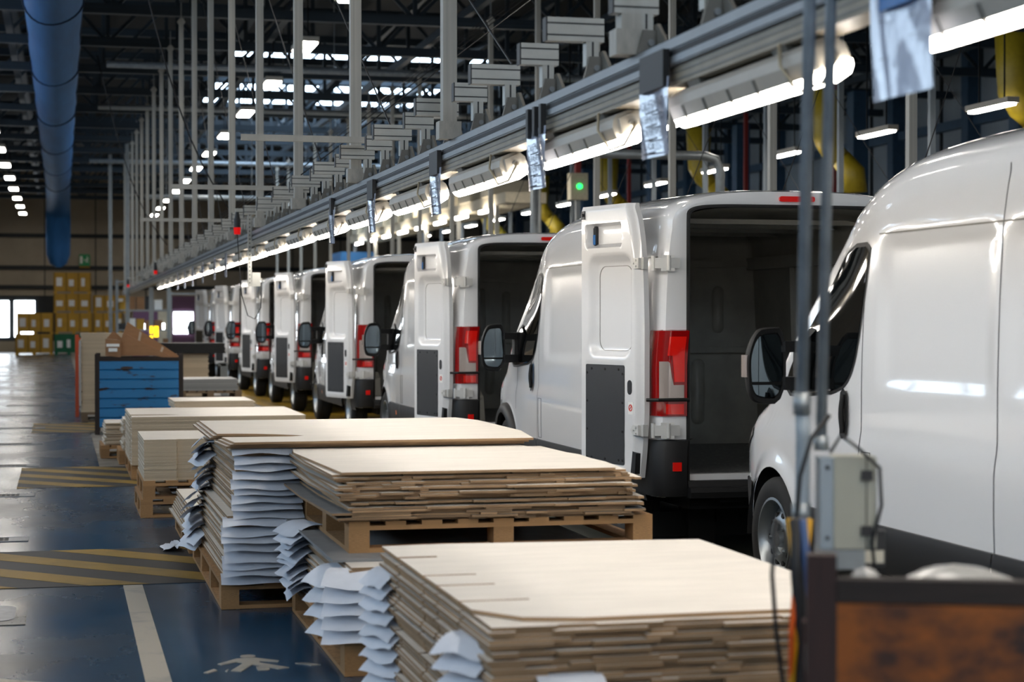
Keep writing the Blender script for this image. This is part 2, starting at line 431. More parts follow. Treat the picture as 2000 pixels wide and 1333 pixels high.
# ------------------------------------------------------------------ VANS
WT = [(0, .968), (.03, .992), (.08, 1.008), (.16, 1.016), (.4, 1.022), (1, 1.025), (3, 1.025), (3.6, 1.018), (4.0, 1.005), (4.4, .99), (4.8, .955), (5.1, .88), (5.3, .74), (5.41, .52)]
TT = [(0, 2.50), (.15, 2.52), (1.2, 2.54), (2.3, 2.53), (2.75, 2.51), (3.1, 2.45), (3.4, 2.35), (3.65, 2.20), (3.82, 2.06), (4.2, 1.68), (4.5, 1.38), (4.62, 1.28), (4.85, 1.19), (5.1, 1.06), (5.3, .92), (5.41, .76)]
RT = [(0, .27), (2.6, .28), (3.1, .30), (3.6, .32), (4.0, .30), (4.4, .28), (5, .28), (5.41, .26)]
PT = [(.3, .972), (.45, .985), (.62, .996), (.80, 1.0), (.93, 1.0), (1.02, .99), (1.06, .984), (1.3, .983), (1.6, .977), (1.95, .962), (2.04, .957), (2.08, .952), (2.25, .926), (2.45, .86)]
AW = ((.93, .36), (4.42, .36))   # wheel centres (y, z)
AR = .415
def sidex(y, z):
    w = interp(WT, y) * interp(PT, z)
    w *= 1 - .13 * sst(1.25, 2.15, z) * sst(3.0, 4.2, y)
    w -= .016 * (band(y, 1.88, 2.96, .05) + band(y, .42, 1.72, .05)) * band(z, 1.30, 2.02, .06)
    for yc, zc in AW:
        d = math.hypot(y - yc, z - zc)
        if z < 1.0: w += .022 * (1 - sst(AR, AR + .12, d)) * (1 if yc > 2 else .6)
    return w
def vtop(y): T = interp(TT, y); r = interp(RT, y); return T, r, T - r
NS = 3.0
def surfx(y, z):
    T, r, zs = vtop(y)
    if z <= zs: return sidex(y, z)
    t = min(1, (z - zs) / r); return sidex(y, zs) * max(0, 1 - t**NS) ** (1 / NS)
def zbot(y):
    z = .40
    for yc, zc in AW:
        if abs(y - yc) < AR: z = max(z, zc + math.sqrt(AR * AR - (y - yc)**2))
    return z
def half_section(y, ns=44, nr=16):
    T, r, zs = vtop(y); zb = min(zbot(y), zs - .05); p = []
    for i in range(ns + 1):
        z = zb + (zs - zb) * i / ns; p.append((sidex(y, z), z))
    xs = sidex(y, zs)
    for i in range(1, nr + 1):
        a = math.pi / 2 * i / nr; p.append((xs * max(0, math.cos(a)) ** (2 / NS), zs + r * math.sin(a) ** (2 / NS)))
    return p
def full(h, y): return [(-x, y, z) for x, z in h] + [(x, y, z) for x, z in h[-2::-1]]
def patch(poly, off, sgn=-1, rows=10, cols=14):
    zs = [q[1] for q in poly]; z0, z1 = min(zs), max(zs); g = []
    for i in range(rows + 1):
        z = z0 + (z1 - z0) * min(max(i / rows, .002), .998); xs = []
        for k in range(len(poly)):
            a, b = poly[k - 1], poly[k]
            if (a[1] - z) * (b[1] - z) < 0: xs.append(a[0] + (b[0] - a[0]) * (z - a[1]) / (b[1] - a[1]))
        if len(xs) < 2: continue
        ya, yb = min(xs), max(xs)
        g.append([(sgn * (surfx(ya + (yb - ya) * j / cols, z) + off), ya + (yb - ya) * j / cols, z) for j in range(cols + 1)])
    return g if sgn > 0 else [r[::-1] for r in g]
def rim_strip(poly, w, off, sgn=-1):
    g = []
    cy = sum(p[0] for p in poly) / len(poly); cz = sum(p[1] for p in poly) / len(poly)
    for k in range(len(poly) + 1):
        y, z = poly[k % len(poly)]; dy, dz = y - cy, z - cz; l = math.hypot(dy, dz)
        a = (y - dy / l * w, z - dz / l * w); b = (y + dy / l * w, z + dz / l * w)
        g.append([(sgn * (surfx(*a) + off), *a), (sgn * (surfx(*b) + off), *b)])
    return g
def smooth_poly(p, n=3):
    for _ in range(n):
        o = []
        for i in range(len(p)):
            a, b = p[i], p[(i + 1) % len(p)]
            o += [(a[0] * .75 + b[0] * .25, a[1] * .75 + b[1] * .25), (a[0] * .25 + b[0] * .75, a[1] * .25 + b[1] * .75)]
        p = o
    return p
SW = smooth_poly([(3.16, 1.99), (3.16, 1.97), (3.25, 1.50), (3.34, 1.32), (3.52, 1.235), (4.18, 1.20), (4.24, 1.23), (4.20, 1.36), (3.75, 1.80), (3.50, 1.99)], 2)
SW_OUT = [(sum(q[0] for q in SW) / len(SW) + (y - sum(q[0] for q in SW) / len(SW)) * 1.045, 1.58 + (z - 1.58) * 1.055) for y, z in SW]

def build_body():
    b = MB()
    ys = [0, .012, .03, .055, .08, .12, .17, .25, .35]
    y = .42
    while y < 5.25: ys.append(round(y, 3)); y += .055
    for yc, _ in AW: ys += [yc - AR + .002, yc - AR + .012, yc + AR - .012, yc + AR - .002, yc - AR - .004, yc + AR + .004]
    ys += [5.27, 5.32, 5.36, 5.39, 5.41]; ys = sorted(set(ys))
    secs = [half_section(y) for y in ys]
    b.grid([full(h, y) for h, y in zip(secs, ys)])
    n = len(b.v); b.v.append((0, 5.41, .6)); last = full(secs[-1], 5.41); k0 = n - len(last)
    for i in range(len(last) - 1): b.f.append((k0 + i, k0 + i + 1, n)); b.m.append(0)
    # rear frame round the opening, then the jamb
    h0 = secs[0]; op = []
    for i, (x, z) in enumerate(h0):
        if i <= 44: op.append((.79, .50 + (2.27 - .50) * i / 44))
        else:
            a = math.pi / 2 * (i - 44) / 16; op.append((.79 * max(0, math.cos(a)) ** (2 / 6), 2.27 + .13 * math.sin(a) ** (2 / 6)))
    mid = [((x * .45 + q[0] * .55), (z * .45 + q[1] * .55)) for (x, z), q in zip(h0, op)]
    b.grid([full(op, .10), full(op, -.004), full(mid, -.012), full(h0, 0)])
    me = b.mesh('van_body', 'paint_white', True); me.set_sharp_from_angle(angle=R(50)); return me, op
BODY, OPEN = build_body()

def door_mesh():
    # local frame: u along +x from the hinge, inner face towards +y, z up
    def u0(z): return interp([(.5, .06), (.75, .02), (1.0, 0), (1.5, 0), (1.9, .015), (2.15, .045), (2.3, .08), (2.42, .13)], z)
    U, Z0, Z1 = .76, .53, 2.42
    slot = (.23, .70, 2.13, 2.29); win = (.11, .665, 1.36, 2.06)
    def rr(u, z, r, rad):
        x0, x1, y0, y1 = r; cx, cy = (x0 + x1) / 2, (y0 + y1) / 2
        dx = abs(u - cx) - (x1 - x0) / 2 + rad; dy = abs(z - cy) - (y1 - y0) / 2 + rad
        return math.hypot(max(dx, 0), max(dy, 0)) + min(max(dx, dy), 0) - rad   # signed distance
    def depth(u, z):
        d = .085
        d -= .055 * (1 - sst(-.05, .015, rr(u, z, win, .09)))
        d += .0 
        d -= .078 * (1 - sst(-.014, .003, rr(u, z, slot, .035)))
        d -= .045 * (1 - sst(0, .06, u - u0(z)))         # chamfer towards the hinge edge
        d -= .007 * (1 - sst(-.012, .004, rr(u, z, (.185, .705, .60, 1.31), .02)))
        return d
    nu, nz = 56, 120; inner = []; outer = []
    for i in range(nz + 1):
        z = Z0 + (Z1 - Z0) * i / nz; a = u0(z); ri = []; ro = []
        for j in range(nu + 1):
            u = a + (U - a) * j / nu
            e = .012 * (max(0, 1 - min(i, nz - i) / 2))
            ri.append((u, depth(u, z) - e, z)); ro.append((u, 0, z))
        inner.append(ri); outer.append(ro)
    b = MB(); b.grid(inner)
    n = len(b.v); b.grid([r[::-1] for r in outer])
    ring_i = [r[0] for r in inner] + inner[-1][1:] + [r[-1] for r in inner[::-1]][1:] + inner[0][::-1][1:]
    ring_o = [r[0] for r in outer] + outer[-1][1:] + [r[-1] for r in outer[::-1]][1:] + outer[0][::-1][1:]
    b.grid([ring_i, ring_o])
    me = b.mesh('rear_door', 'paint_inner', True); me.set_sharp_from_angle(angle=R(48)); return me, depth
DOOR, DDEPTH = door_mesh()

def tyre_rim():
    t = MB().lathe([(-.10, .235), (-.112, .27), (-.112, .315), (-.095, .345), (-.075, .356), (-.05, .358), (-.048, .350), (-.04, .350), (-.038, .360), (.038, .360), (.04, .350), (.048, .350), (.05, .358), (.075, .356), (.095, .345), (.112, .315), (.112, .27), (.10, .235)], 40)
    tm = t.mesh('tyre', 'tyre', True); tm.set_sharp_from_angle(angle=R(40))
    r = MB().lathe([(-.105, .24), (-.108, .225), (-.08, .205), (-.03, .195), (-.045, .16), (-.075, .12), (-.075, .09), (-.05, .085), (-.05, .05), (-.085, .045), (-.085, .001)], 40)
    r.lathe([(.10, .236), (-.03, .195)], 40)
    for k in range(5):
        a = k * 2 * math.pi / 5; r.tube([(-.055, .105 * math.cos(a), .105 * math.sin(a)), (-.09, .105 * math.cos(a), .105 * math.sin(a))], .012, 6)
    rm = r.mesh('rim', 'rim', True); rm.set_sharp_from_angle(angle=R(40))
    g = MB()
    for k in range(10):
        a = k * 2 * math.pi / 10; c = (-.062, .14 * math.cos(a), .14 * math.sin(a))
        g.tube([(c[0] + .02, c[1], c[2]), (c[0] - .006, c[1], c[2])], .018, 8)
    return tm, rm, g.mesh('rim_opening', 'rubber')
TYRE, RIM, RHOLE = tyre_rim()

def make_van():
    v = empty('panel_van')
    link('body', BODY, v)
    # cargo lining: walls, roof, bulkhead
    li = MB(); sec = []
    for i in range(13): sec.append((.885 - .05 * (i / 12)**2, .545 + 1.58 * i / 12))
    for i in range(1, 9):
        a = math.pi / 2 * i / 8; sec.append((.835 * max(0, math.cos(a)) ** .45, 2.125 + .27 * math.sin(a) ** .45))
    ops = [(x, max(z, .545)) for x, z in OPEN]
    li.grid([full(sec, y)[::-1] for y in (.09, .8, 1.6, 2.4, 2.98)])
    s2 = full(sec, 2.98); n = len(li.v); li.v += s2 + [(0, 2.98, 1.4)]
    for i in range(len(s2)): li.f.append((n + i, n + (i + 1) % len(s2), n + len(s2))); li.m.append(0)
    cl = li.build('cargo_lining', 'interior', v, auto=45)
    wp = MB(); r_ = [(.79, .5), (.79, 2.2), (.74, 2.33), (.0, 2.39)]
    fl = MB().box(-.86, .86, .05, 2.97, .50, .552).build('cargo_floor', 'cargo_floor', v)
    MB().box(-.78, .78, .0, .07, .515, .556).build('sill_plate', 'paint_inner', v)
    # bulkhead beads and frame
    for x, z0, z1, w in ((-.62, 1.42, 1.98, .05), (-.36, 1.42, 1.98, .05), (-.08, 1.42, 1.98, .05), (.22, 1.42, 1.95, .05), (.52, 1.5, 1.9, .05), (-.6, .72, 1.28, .06), (-.3, .72, 1.28, .06), (.02, .72, 1.28, .06), (.34, .72, 1.28, .06)):
        bd = MB(); p = rrect(x - w, x + w, z0, z1, w * .9, 4); q = rrect(x - w * .45, x + w * .45, z0 + w * .5, z1 - w * .5, w * .4, 4)
        bd.grid([[(a, 2.975, b) for a, b in p + p[:1]], [(a, 2.945, b) for a, b in q + q[:1]]]); bd.f.append(tuple(len(p) + 1 + i for i in range(len(q)))); bd.m.append(0)
        bd.build('bead', 'interior', cl, auto=60)
    MB().box(-.84, .84, 2.93, 2.98, 1.33, 1.38).box(-.84, .84, 2.92, 2.98, 2.06, 2.12).build('bulkhead_rail', 'interior', cl)
    for s in (-1, 1):
        for y in (.62, 1.36, 2.1):
            MB().bar((s * .865, y, .56), (s * .82, y, 2.1), .09, .05).build('wall_rib', 'interior', cl)
        MB().box(min(s * .77, s * .86), max(s * .77, s * .86), .12, 2.95, 2.04, 2.14).build('cant_rail', 'interior', cl)
        MB().box(min(s * .80, s * .88), max(s * .80, s * .88), .12, 2.95, 1.30, 1.36).build('waist_rail', 'interior', cl)
        MB().prism([(.93 - .5, .55), (.93 - .42, .80), (.93 - .25, .87), (.93 + .25, .87), (.93 + .42, .80), (.93 + .5, .55)], s * .62, s * .9, 'x').build('wheel_box', 'interior', cl)
    for y in (.5, 1.1, 1.7, 2.3):
        MB().prism([(-.8, 2.30), (.8, 2.30), (.6, 2.335), (-.6, 2.335)], y, y + .1, 'y').build('roof_bow', 'interior', cl)
    # seal
    sm = MB(); cx = 0
    o2 = [(x * .985, z if z < .6 else z - .012) for x, z in OPEN]
    sm.grid([full(OPEN, -.018), full(o2, -.02), full(o2, .02)]); sm.grid([full([(x * 1.012, z + .01) for x, z in OPEN], -.006), full(OPEN, -.018)])
    sm.build('door_seal', 'rubber', v, auto=50)
    # underbody, axle
    MB().box(-.72, .72, .15, 5.0, .30, .52).box(-.55, .55, .0, .15, .36, .48).build('underbody', 'rubber', v)
    MB().tube([(-.8, .93, .34), (.8, .93, .34)], .06).build('axle', 'iron', v)
    for s in (-1, 1):
        for yc, zc in AW:
            w = link('tyre', TYRE, v, (s * .89, yc, zc)); w.rotation_euler = (0, 0, 0 if s < 0 else math.pi)
            rr_ = link('rim', RIM, w); link('rim_opening', RHOLE, w)
            ah = MB()
            pts = [(yc + (AR + .01) * math.cos(R(a)), zc + (AR + .01) * math.sin(R(a))) for a in range(-2, 184, 6)]
            ah.grid([[(s * .99, y, z) for y, z in pts], [(s * .62, y, z) for y, z in pts]])
            ah.f.append(tuple(range(len(pts), 2 * len(pts)))); ah.m.append(0)
            ah.build('wheel_well', 'rubber', v)
    # side glass, windscreen
    for s in (-1, 1):
        g = MB().grid(patch(SW_OUT, .003, s, 24, 20)).build('window_surround', 'black_plastic', v, True)
        MB().grid(patch(SW, .006, s, 24, 20)).build('side_glass', 'glass_dark', g, True)
        gap = MB()
        for y in (3.2, 1.80):
            zt = 2.0 if y > 3 else 2.3
            gap.grid([[(s * (surfx(y - .004, z) + .0012), y - .004, z), (s * (surfx(y + .004, z) + .0012), y + .004, z)] for z in [.42 + (zt - .42) * i / 40 for i in range(41)]])
        zt = [1.0 + .2 * i / 8 for i in range(9)]
        gap.grid([[(s * (surfx(4.02, z) + .0012), 4.02, z), (s * (surfx(4.03, z) + .0012), 4.03, z)] for z in [.82 + .38 * i / 20 for i in range(21)]])
        gap.build('panel_gap', 'groove', v)
        gl = MB(); 
        for z in (2.045,):
            gl.grid([[(s * (surfx(y, z - .004) + .0015), y, z - .004), (s * (surfx(y, z + .004) + .0015), y, z + .004)] for y in [.1 + 2.95 * i / 40 for i in range(41)]])
        gl.build('roof_seam', 'bracket', v)
        # fuel flap outline
        fp = [(3.06, .62), (3.16, .62), (3.16, .95), (3.06, .95)]
        ff = MB()
        for a, c in zip(fp, fp[1:] + fp[:1]):
            for k in range(6):
                p = [(a[0] + (c[0] - a[0]) * t / 6, a[1] + (c[1] - a[1]) * t / 6) for t in (k, k + 1)]
                d = .002
                ff.bar((s * (surfx(*p[0]) + .0005), *p[0]), (s * (surfx(*p[1]) + .0005), *p[1]), .004)
        if s < 0: ff.build('fuel_flap', 'groove', v)
        # door handle: shell with a finger recess and a grip
        hd = empty_part = MB().grid(patch(smooth_poly([(3.36, 1.00), (3.42, 1.00), (3.445, 1.05), (3.445, 1.23), (3.42, 1.26), (3.37, 1.26), (3.35, 1.2), (3.35, 1.06)], 2), .016, s, 12, 6))
        hb = hd.build('door_handle', 'black_plastic', v, True)
        MB().tube([(s * (surfx(3.40, z) + .022 + .012 * math.sin(math.pi * (z - 1.03) / .2)), 3.385, z) for z in [1.03 + .02 * i for i in range(11)]], .014, 8).build('handle_grip', 'rubber', hb, True)
        # sill mouldings between, ahead of and behind the wheels
        for ya, yb in ((.0 + .22, .93 - AR - .01), (.93 + AR + .01, 1.795), (1.805, 3.195), (3.205, 4.42 - AR - .01)):
            mm = MB(); rows = []
            for z, o in ((.36, -.04), (.36, .01), (.42, .022), (.56, .022), (.60, .012), (.605, -.01)):
                rows.append([(s * (sidex(ya + (yb - ya) * j / 10, z) + o), ya + (yb - ya) * j / 10, z) for j in range(11)])
            mm.grid(rows).build('sill_moulding', 'black_plastic', v, auto=40)
        for y in (3.42,):
            MB().grid(patch(rrect(y - .035, y + .035, .47, .52, .01), .026, s, 4, 4)).build('side_marker', 'orange', v)
        # mirror
        mx = s * (surfx(3.95, 1.35) + .0)
        ar = MB().bar((mx, 3.98, 1.47), (mx + s * .17, 3.93, 1.47), .10, .06).bar((mx, 3.98, 1.27), (mx + s * .17, 3.93, 1.27), .10, .07).bar((mx + s * .005, 3.98, 1.24), (mx + s * .005, 3.97, 1.50), .09, .10)
        ar.grid([[(mx - s * .03, 3.86, 1.22), (mx - s * .03, 4.12, 1.22)], [(mx + s * .03, 3.9, 1.24), (mx + s * .02, 4.08, 1.24)], [(mx + s * .03, 3.9, 1.5), (mx + s * .01, 4.02, 1.5)], [(mx - s * .05, 3.86, 1.6), (mx - s * .05, 3.98, 1.6)]])
        am = ar.build('mirror_arm', 'black_plastic', v)
        mc = (mx + s * .25, 3.90, 1.365)
        pf = smooth_poly([(-.105, -.2), (.07, -.2), (.105, -.17), (.105, .15), (.07, .205), (-.03, .205), (-.10, .14), (-.115, -.12)], 2)
        pf = [(-a * s if s < 0 else a * -1 * -1, b) for a, b in pf]
        pf = [((a if s > 0 else -a), b) for a, b in [(abs(1) * x0, z0) for x0, z0 in smooth_poly([(-.105, -.2), (.06, -.2), (.10, -.15), (.11, -.02), (.105, .08), (.06, .19), (.0, .205), (-.105, .205)], 2)]]
        sh = MB(); lv = [(.0, 1.0), (.012, 1.03), (.04, 1.03), (.09, .92), (.13, .70), (.145, .4)]
        sh.grid([[(mc[0] + a * k, mc[1] + d, mc[2] + b * k) for a, b in pf + pf[:1]] for d, k in lv])
        sh.f.append(tuple(len(sh.v) - 1 - i for i in range(1, len(pf) + 1))); sh.m.append(0)
        sh.grid([[(mc[0] + a * k, mc[1] + d, mc[2] + b * k) for a, b in pf + pf[:1]] for d, k in ((.0, 1.0), (.004, .88), (.02, .86))])
        sh.f.append(tuple(len(sh.v) - 1 - i for i in range(1, len(pf) + 1))); sh.m.append(0)
        mh_ = sh.build('wing_mirror', 'mirror_shell', v, auto=50)
        def sub(z0, z1, k=.84):
            o = []
            for a, b in pf:
                o.append((a * k, min(max(b * k, z0), z1)))
            return o
        for nm, z0, z1 in (('mirror_glass', -.085, .18), ('wide_glass', -.18, -.102)):
            m_ = MB(); p = sub(z0, z1); m_.f.append(tuple(range(len(p)))); m_.m.append(0)
            m_.v = [(mc[0] + a, mc[1] + .012 + .05 * 0 + b * .03, mc[2] + b) for a, b in p]; m_.build(nm, 'mirror', mh_)
        ix = mc[0] + s * .112
        MB().box(min(ix - s * .02, ix + s * .012), max(ix - s * .02, ix + s * .012), mc[1] + .02, mc[1] + .075, mc[2] - .06, mc[2] + .06).build('indicator_lens', 'lens_clear', mh_)
        # tail lamp
        path = [(.80, -.024), (.86, -.028), (.93, -.026), (.975, -.012), (1.003, .02), (1.02, .07), (1.028, .14)]
        def tl(u, z, o=0):
            k = u * (len(path) - 1); i = min(int(k), len(path) - 2); t = k - i
            x = path[i][0] + (path[i + 1][0] - path[i][0]) * t; y = path[i][1] + (path[i + 1][1] - path[i][1]) * t
            dz = -.018 * sst(1.35, 1.56, z); return (s * (x + dz + o * (.4 if u < .4 else 1)), y - o * (1 if u < .6 else .3), z)
        tb = MB(); us = [i / 18 for i in range(19)]
        tb.grid([[tl(u, z, -.03 if z in (.95, 1.55) else 0) for u in us] for z in (.95, .958, 1.1, 1.3, 1.45, 1.54, 1.55)])
        tb.grid([[tl(0, z), tl(0, z, -.05)] for z in (.95, 1.55)])
        ta = tb.build('tail_lamp', 'lens_red', v, auto=50)
        def lens(nm, m, us_, f0, f1, o):
            b_ = MB(); b_.grid([[tl(u, f0(u) + (f1(u) - f0(u)) * k / 8, o) for u in us_] for k in range(9)]); b_.build(nm, m, ta, True)
        ua = [.05 + .5 * i / 12 for i in range(13)]
        lens('clear_lens', 'lens_clear', [.06 + .52 * i / 16 for i in range(17)], lambda u: 1.06 + .02 * u, lambda u: 1.17 if u < .26 else (1.17 + .16 * sst(.26, .33, u)), .004)
        lens('bright_lens', 'lens_bright', [.05 + .32 * i / 10 for i in range(11)], lambda u: 1.19 if u < .27 else 1.37, lambda u: 1.50, .004)
        lens('bright_lens', 'lens_bright', [.06 + .34 * i / 10 for i in range(11)], lambda u: .97, lambda u: 1.04, .004)
        # bumper corner, reflector
        bc = MB(); zz = [(.40, -.05), (.41, .0), (.50, .018), (.74, .012), (.79, .004), (.80, -.05)]
        bp = [(.79, -.03), (.86, -.045), (.94, -.04), (.99, -.02), (1.02, .03), (1.035, .12), (1.04, .28), (1.035, .46)]
        bc.grid([[(s * (x + o), y - o, z) for x, y in bp] for z, o in zz])
        bb = bc.build('bumper_corner', 'black_plastic', v, auto=40)
        MB().box(min(s * .855, s * .915), max(s * .855, s * .915), -.075, -.04, .585, .645).build('reflector', 'lens_bright', bb)
    # rear step, brake lamp, front bumper, lamps
    MB().prism([(-.11, .44), (-.10, .40), (.05, .40), (.05, .51), (-.05, .515), (-.06, .475), (-.105, .47)], -.80, .80, 'x').build('rear_step', 'black_plastic', v)
    MB().prism(rrect(-.13, .13, 2.43, 2.468, .014), -.03, .02, 'y').build('brake_lamp', 'lens_bright', v)
    ws = MB(); rows = []
    for k in range(13):
        y = 3.84 + .70 * k / 12; T, r, zs = vtop(y); xs = sidex(y, zs); row = []
        for j in range(-14, 15):
            a = R(90 - abs(j) / 14 * 56); x = xs * math.cos(a) ** (2 / NS) * (1 if j > 0 else -1); row.append((x, y + .004, zs + r * math.sin(a) ** (2 / NS) + .006))
        rows.append(row)
    ws.grid(rows).build('windscreen', 'glass_dark', v, True)
    fb = MB()
    for s in (-1, 1):
        fb.grid([[(s * (sidex(y, z) + .012), y, z) for y in [4.86 + .55 * i / 10 for i in range(11)]] for z in (.40, .55, .66)])
    fb.box(-.54, .54, 5.36, 5.44, .38, .66).build('front_bumper', 'black_plastic', v)
    for s in (-1, 1):
        MB().grid(patch(smooth_poly([(4.75, .98), (5.2, .78), (5.33, .78), (5.3, .9), (5.1, 1.0)], 1), .006, s)).build('headlamp', 'lens_clear', v, True)
    # rear doors
    for s in (-1, 1):
        d = link('rear_door', DOOR, v, (s * 1.045, .05, 0)); d.scale = (-s, 1, 1)
        d.rotation_euler = (0, 0, R(-255 * -s * -1)) if s < 0 else (0, 0, R(255))
        if s < 0: d.rotation_euler = (0, 0, R(-255))
        tp = MB(); p = rrect(.19, .70, .61, 1.30, .012, 2); tp.prism(p, .072, .086, 'y'); tpo = tp.build('trim_panel', 'dark_trim', d)
        sc_ = MB()
        for u, z in [(.26, .64), (.44, .64), (.62, .64), (.26, 1.27), (.44, 1.27), (.62, 1.27)] + [(.21, .64 + k * .2) for k in range(4)] + [(.68, .64 + k * .2) for k in range(4)]:
            sc_.tube([(u, .08, z), (u, .090, z)], .009, 8)
        sc_.build('trim_screw', 'rubber', tpo)
        # pressed window panel outline
        wl = rrect(.165, .595, 1.40, 1.99, .075, 6); gm = MB()
        for a, c in zip(wl, wl[1:] + wl[:1]): gm.bar((a[0], DDEPTH(*a) + .001, a[1]), (c[0], DDEPTH(*c) + .001, c[1]), .004)
        gm.build('window_crease', 'bracket', d)
        # dark box puts shade into the slot's latch end; tab is the blue glimpse
        MB().box(.655, .698, .004, .03, 2.14, 2.28).build('slot_shade', 'groove', d)
        MB().box(.66, .69, .028, .033, 2.15, 2.22).build('blue_tab', 'sign_blue', d)
        MB().prism(rrect(.09, .145, 1.10, 1.20, .027), .075, .088, 'y').build('lock_cover', 'black_plastic', d)
        st = MB().box(.07, .135, .075, .0875, .965, 1.05).build('sticker', 'sticker', d)
        ri = MB(); ring = [(.1025 + .020 * math.cos(R(a)), 1.01 + .020 * math.sin(R(a))) for a in range(0, 361, 20)]
        for a, c in zip(ring, ring[1:]): ri.bar((a[0], .089, a[1]), (c[0], .089, c[1]), .002, .008)
        ri.bar((.089, .089, 1.024), (.116, .089, .996), .002, .007); ri.build('prohibition_mark', 'red_ink', st)
        MB().prism([(.055, .56), (.13, .56), (.16, .60), (.16, .71), (.10, .72), (.04, .70)], .04, .084, 'y').build('corner_guard', 'black_plastic', d)
        MB().box(.71, .752, .075, .092, 2.33, 2.39).tube([(.73, .08, 2.36), (.73, .105, 2.36)], .012, 8).build('top_latch', 'clip_black', d)
        MB().box(.755, .785, .01, .04, 1.20, 1.225).box(.755, .79, .015, .035, 1.02, 1.10).build('edge_latch', 'clip_black', d)
        for hz in (2.0, .86):
            hg = MB(); hg.prism([(.0, hz - .035), (.07, hz - .035), (.10, hz), (.07, hz + .035), (.0, hz + .035)], .06, .092, 'y')
            hg.box(-.03, .0, .03, .07, hz - .04, hg and hz + .04)
            for k in ((.06, 0), (.03, .02), (.03, -.02)): hg.tube([(k[0], .09, hz + k[1]), (k[0], .10, hz + k[1])], .008, 6)
            hg.build('hinge_leaf', 'hinge', d)
        for hz in (2.0, .86):
            x = s * 1.0
            bm_ = MB().tube([(s * 1.035, .0, hz - .05), (s * 1.035, .0, hz + .05)], .016, 10)
            bm_.bar((s * 1.03, -.015, hz), (s * .93, -.045, hz), .02, .07).tube([(s * .94, -.045, hz - .05), (s * .94, -.045, hz + .05)], .016, 10)
            bm_.box(min(s * .86, s * .93), max(s * .86, s * .93), -.05, -.0, hz - .035, hz + .035)
            bm_.bar((s * .99, -.03, hz + .045), (s * .90, -.05, hz + .045), .018, .02).bar((s * .99, -.03, hz - .045), (s * .90, -.05, hz - .045), .018, .02)
            bm_.build('hinge_arm', 'hinge', v)
        MB().tube([(s * .79, -.03, 1.07), (s * 1.02, -.06, 1.07), (s * 1.09, -.02, 1.07)], .012, 8).build('check_strap', 'black_plastic', v)
    return v
van0 = make_van()
XC, PITCH, YV = 4.945, 6.5, 11.95
VL = ['white panel van seen side on with its mirror behind two grey conduits', 'white panel van with wide black wheel arch trims and open rear doors',
      'white panel van with open doors, first one ahead of the black-arched van', 'white panel van with open doors, second one ahead of the black-arched van',
      'white panel van with open doors, third one ahead of the black-arched van', 'white panel van with open doors, fourth one ahead of the black-arched van',
      'white panel van with open doors, fifth one ahead of the black-arched van', 'white panel van with open doors, last of the row by the end wall']
vans = []
for i in range(8):
    o = van0 if i == 0 else copy_tree(van0)
    o.location = (XC, YV + PITCH * (i - 1), 0); tag(o, VL[i], 'van', 'white vans on the assembly line'); vans.append(o)
for i, v in enumerate(vans):
    for ch in v.children:
        if ch.name.startswith('rear_door'):
            if ch.location.x < 0: ch.rotation_euler = (0, 0, R(-255 + (0, 0, -1, 2, 1, -2, 0, 2)[i]))
for s in (-1, 1):       # black arch trims of one van
    for yc, zc in AW:
        a = MB(); g = []
        for k in range(0, 37):
            an = R(-6 + 192 * k / 36); row = []
            for rad, o in ((AR - .012, .0), (AR - .008, .035), (AR + .03, .045), (AR + .075, .03), (AR + .085, -.005)):
                y, z = yc + rad * math.cos(an), zc + rad * math.sin(an); row.append((s * (sidex(y, max(z, .4)) + o), y, z))
            g.append(row)
        a.grid(g).build('wheel_arch_trim', 'black_plastic', vans[1], auto=50)
# things under the van line: dolly frames
dm = empty('towing_dolly', (5.05, 12.6, 0), 0, 'black towing frame with a pale printed label under the open van', 'dolly')
MB().box(-.95, .95, -.06, .06, .06, .24).build('cross_beam', 'iron', dm)
MB().box(.02, .17, -.066, -.06, .07, .235).build('paper_label', 'label_text', dm)
tx = MB()
for k in range(6): tx.box(.035, .15 - .02 * (k % 3), -.069, -.066, .085 + k * .024, .094 + k * .024)
tx.build('printed_lines', 'ink', dm)
MB().prism([(-.3, 0), (.8, 0), (.8, 1.6), (-.1, 1.6)], .24, .27).build('deck_plate', 'floor_track', dm)
for x in (.05, .18): MB().bar((x, .9, .27), (x - .05, 1.1, .42), .05, .02).build('ratchet_strap', 'wire_orange', dm)
MB().box(-.7, -.5, -.12, .1, 0, .35).box(-.48, -.32, -.1, .1, .16, .30).build('tow_hook', 'rubber', dm)

# ------------------------------------------------------------------ STACKS OF BOARDS
def pallet(x0, y0, w, l, z=0, m='pallet', label='', group='wooden pallets', h=.15, nx=3, ny=3, ndeck=7, rz=0):
    p = empty('pallet', (x0, y0, z), rz, label, 'pallet', group)
    bw = .10; t = .021
    for k in range(ndeck):
        x = k * (w - bw) / (ndeck - 1); ubox('deck_board', m, x, x + bw, 0, l, h - t, h, p)
    for j in range(ny):
        y = j * (l - .14) / (ny - 1); ubox('stringer_board', m, 0, w, y, y + .14, h - 2 * t, h - t, p)
    for y in (0, l - .14): ubox('bottom_board', m, bw, w - bw, y, y + .14, 0, t, p)
    for i in range(nx):
        x = i * (w - bw) / (nx - 1)
        if i in (0, nx - 1): ubox('bottom_board', m, x, x + bw, 0, l, 0, t, p)
        for j in range(ny):
            y = j * (l - .14) / (ny - 1); ubox('block', m, x, x + bw, y, y + .14, t, h - 2 * t, p)
    return p
T = .0125
def outline(w, l, notches=(), arc=None):
    # rectangle with slots cut into its left edge (x = 0)
    p = [(0, 0), (w, 0), (w, l), (0, l)]; left = []
    for y, d, sw in sorted(notches, reverse=True): left += [(0, y + sw), (d, y + sw), (d, y), (0, y)]
    return p + left
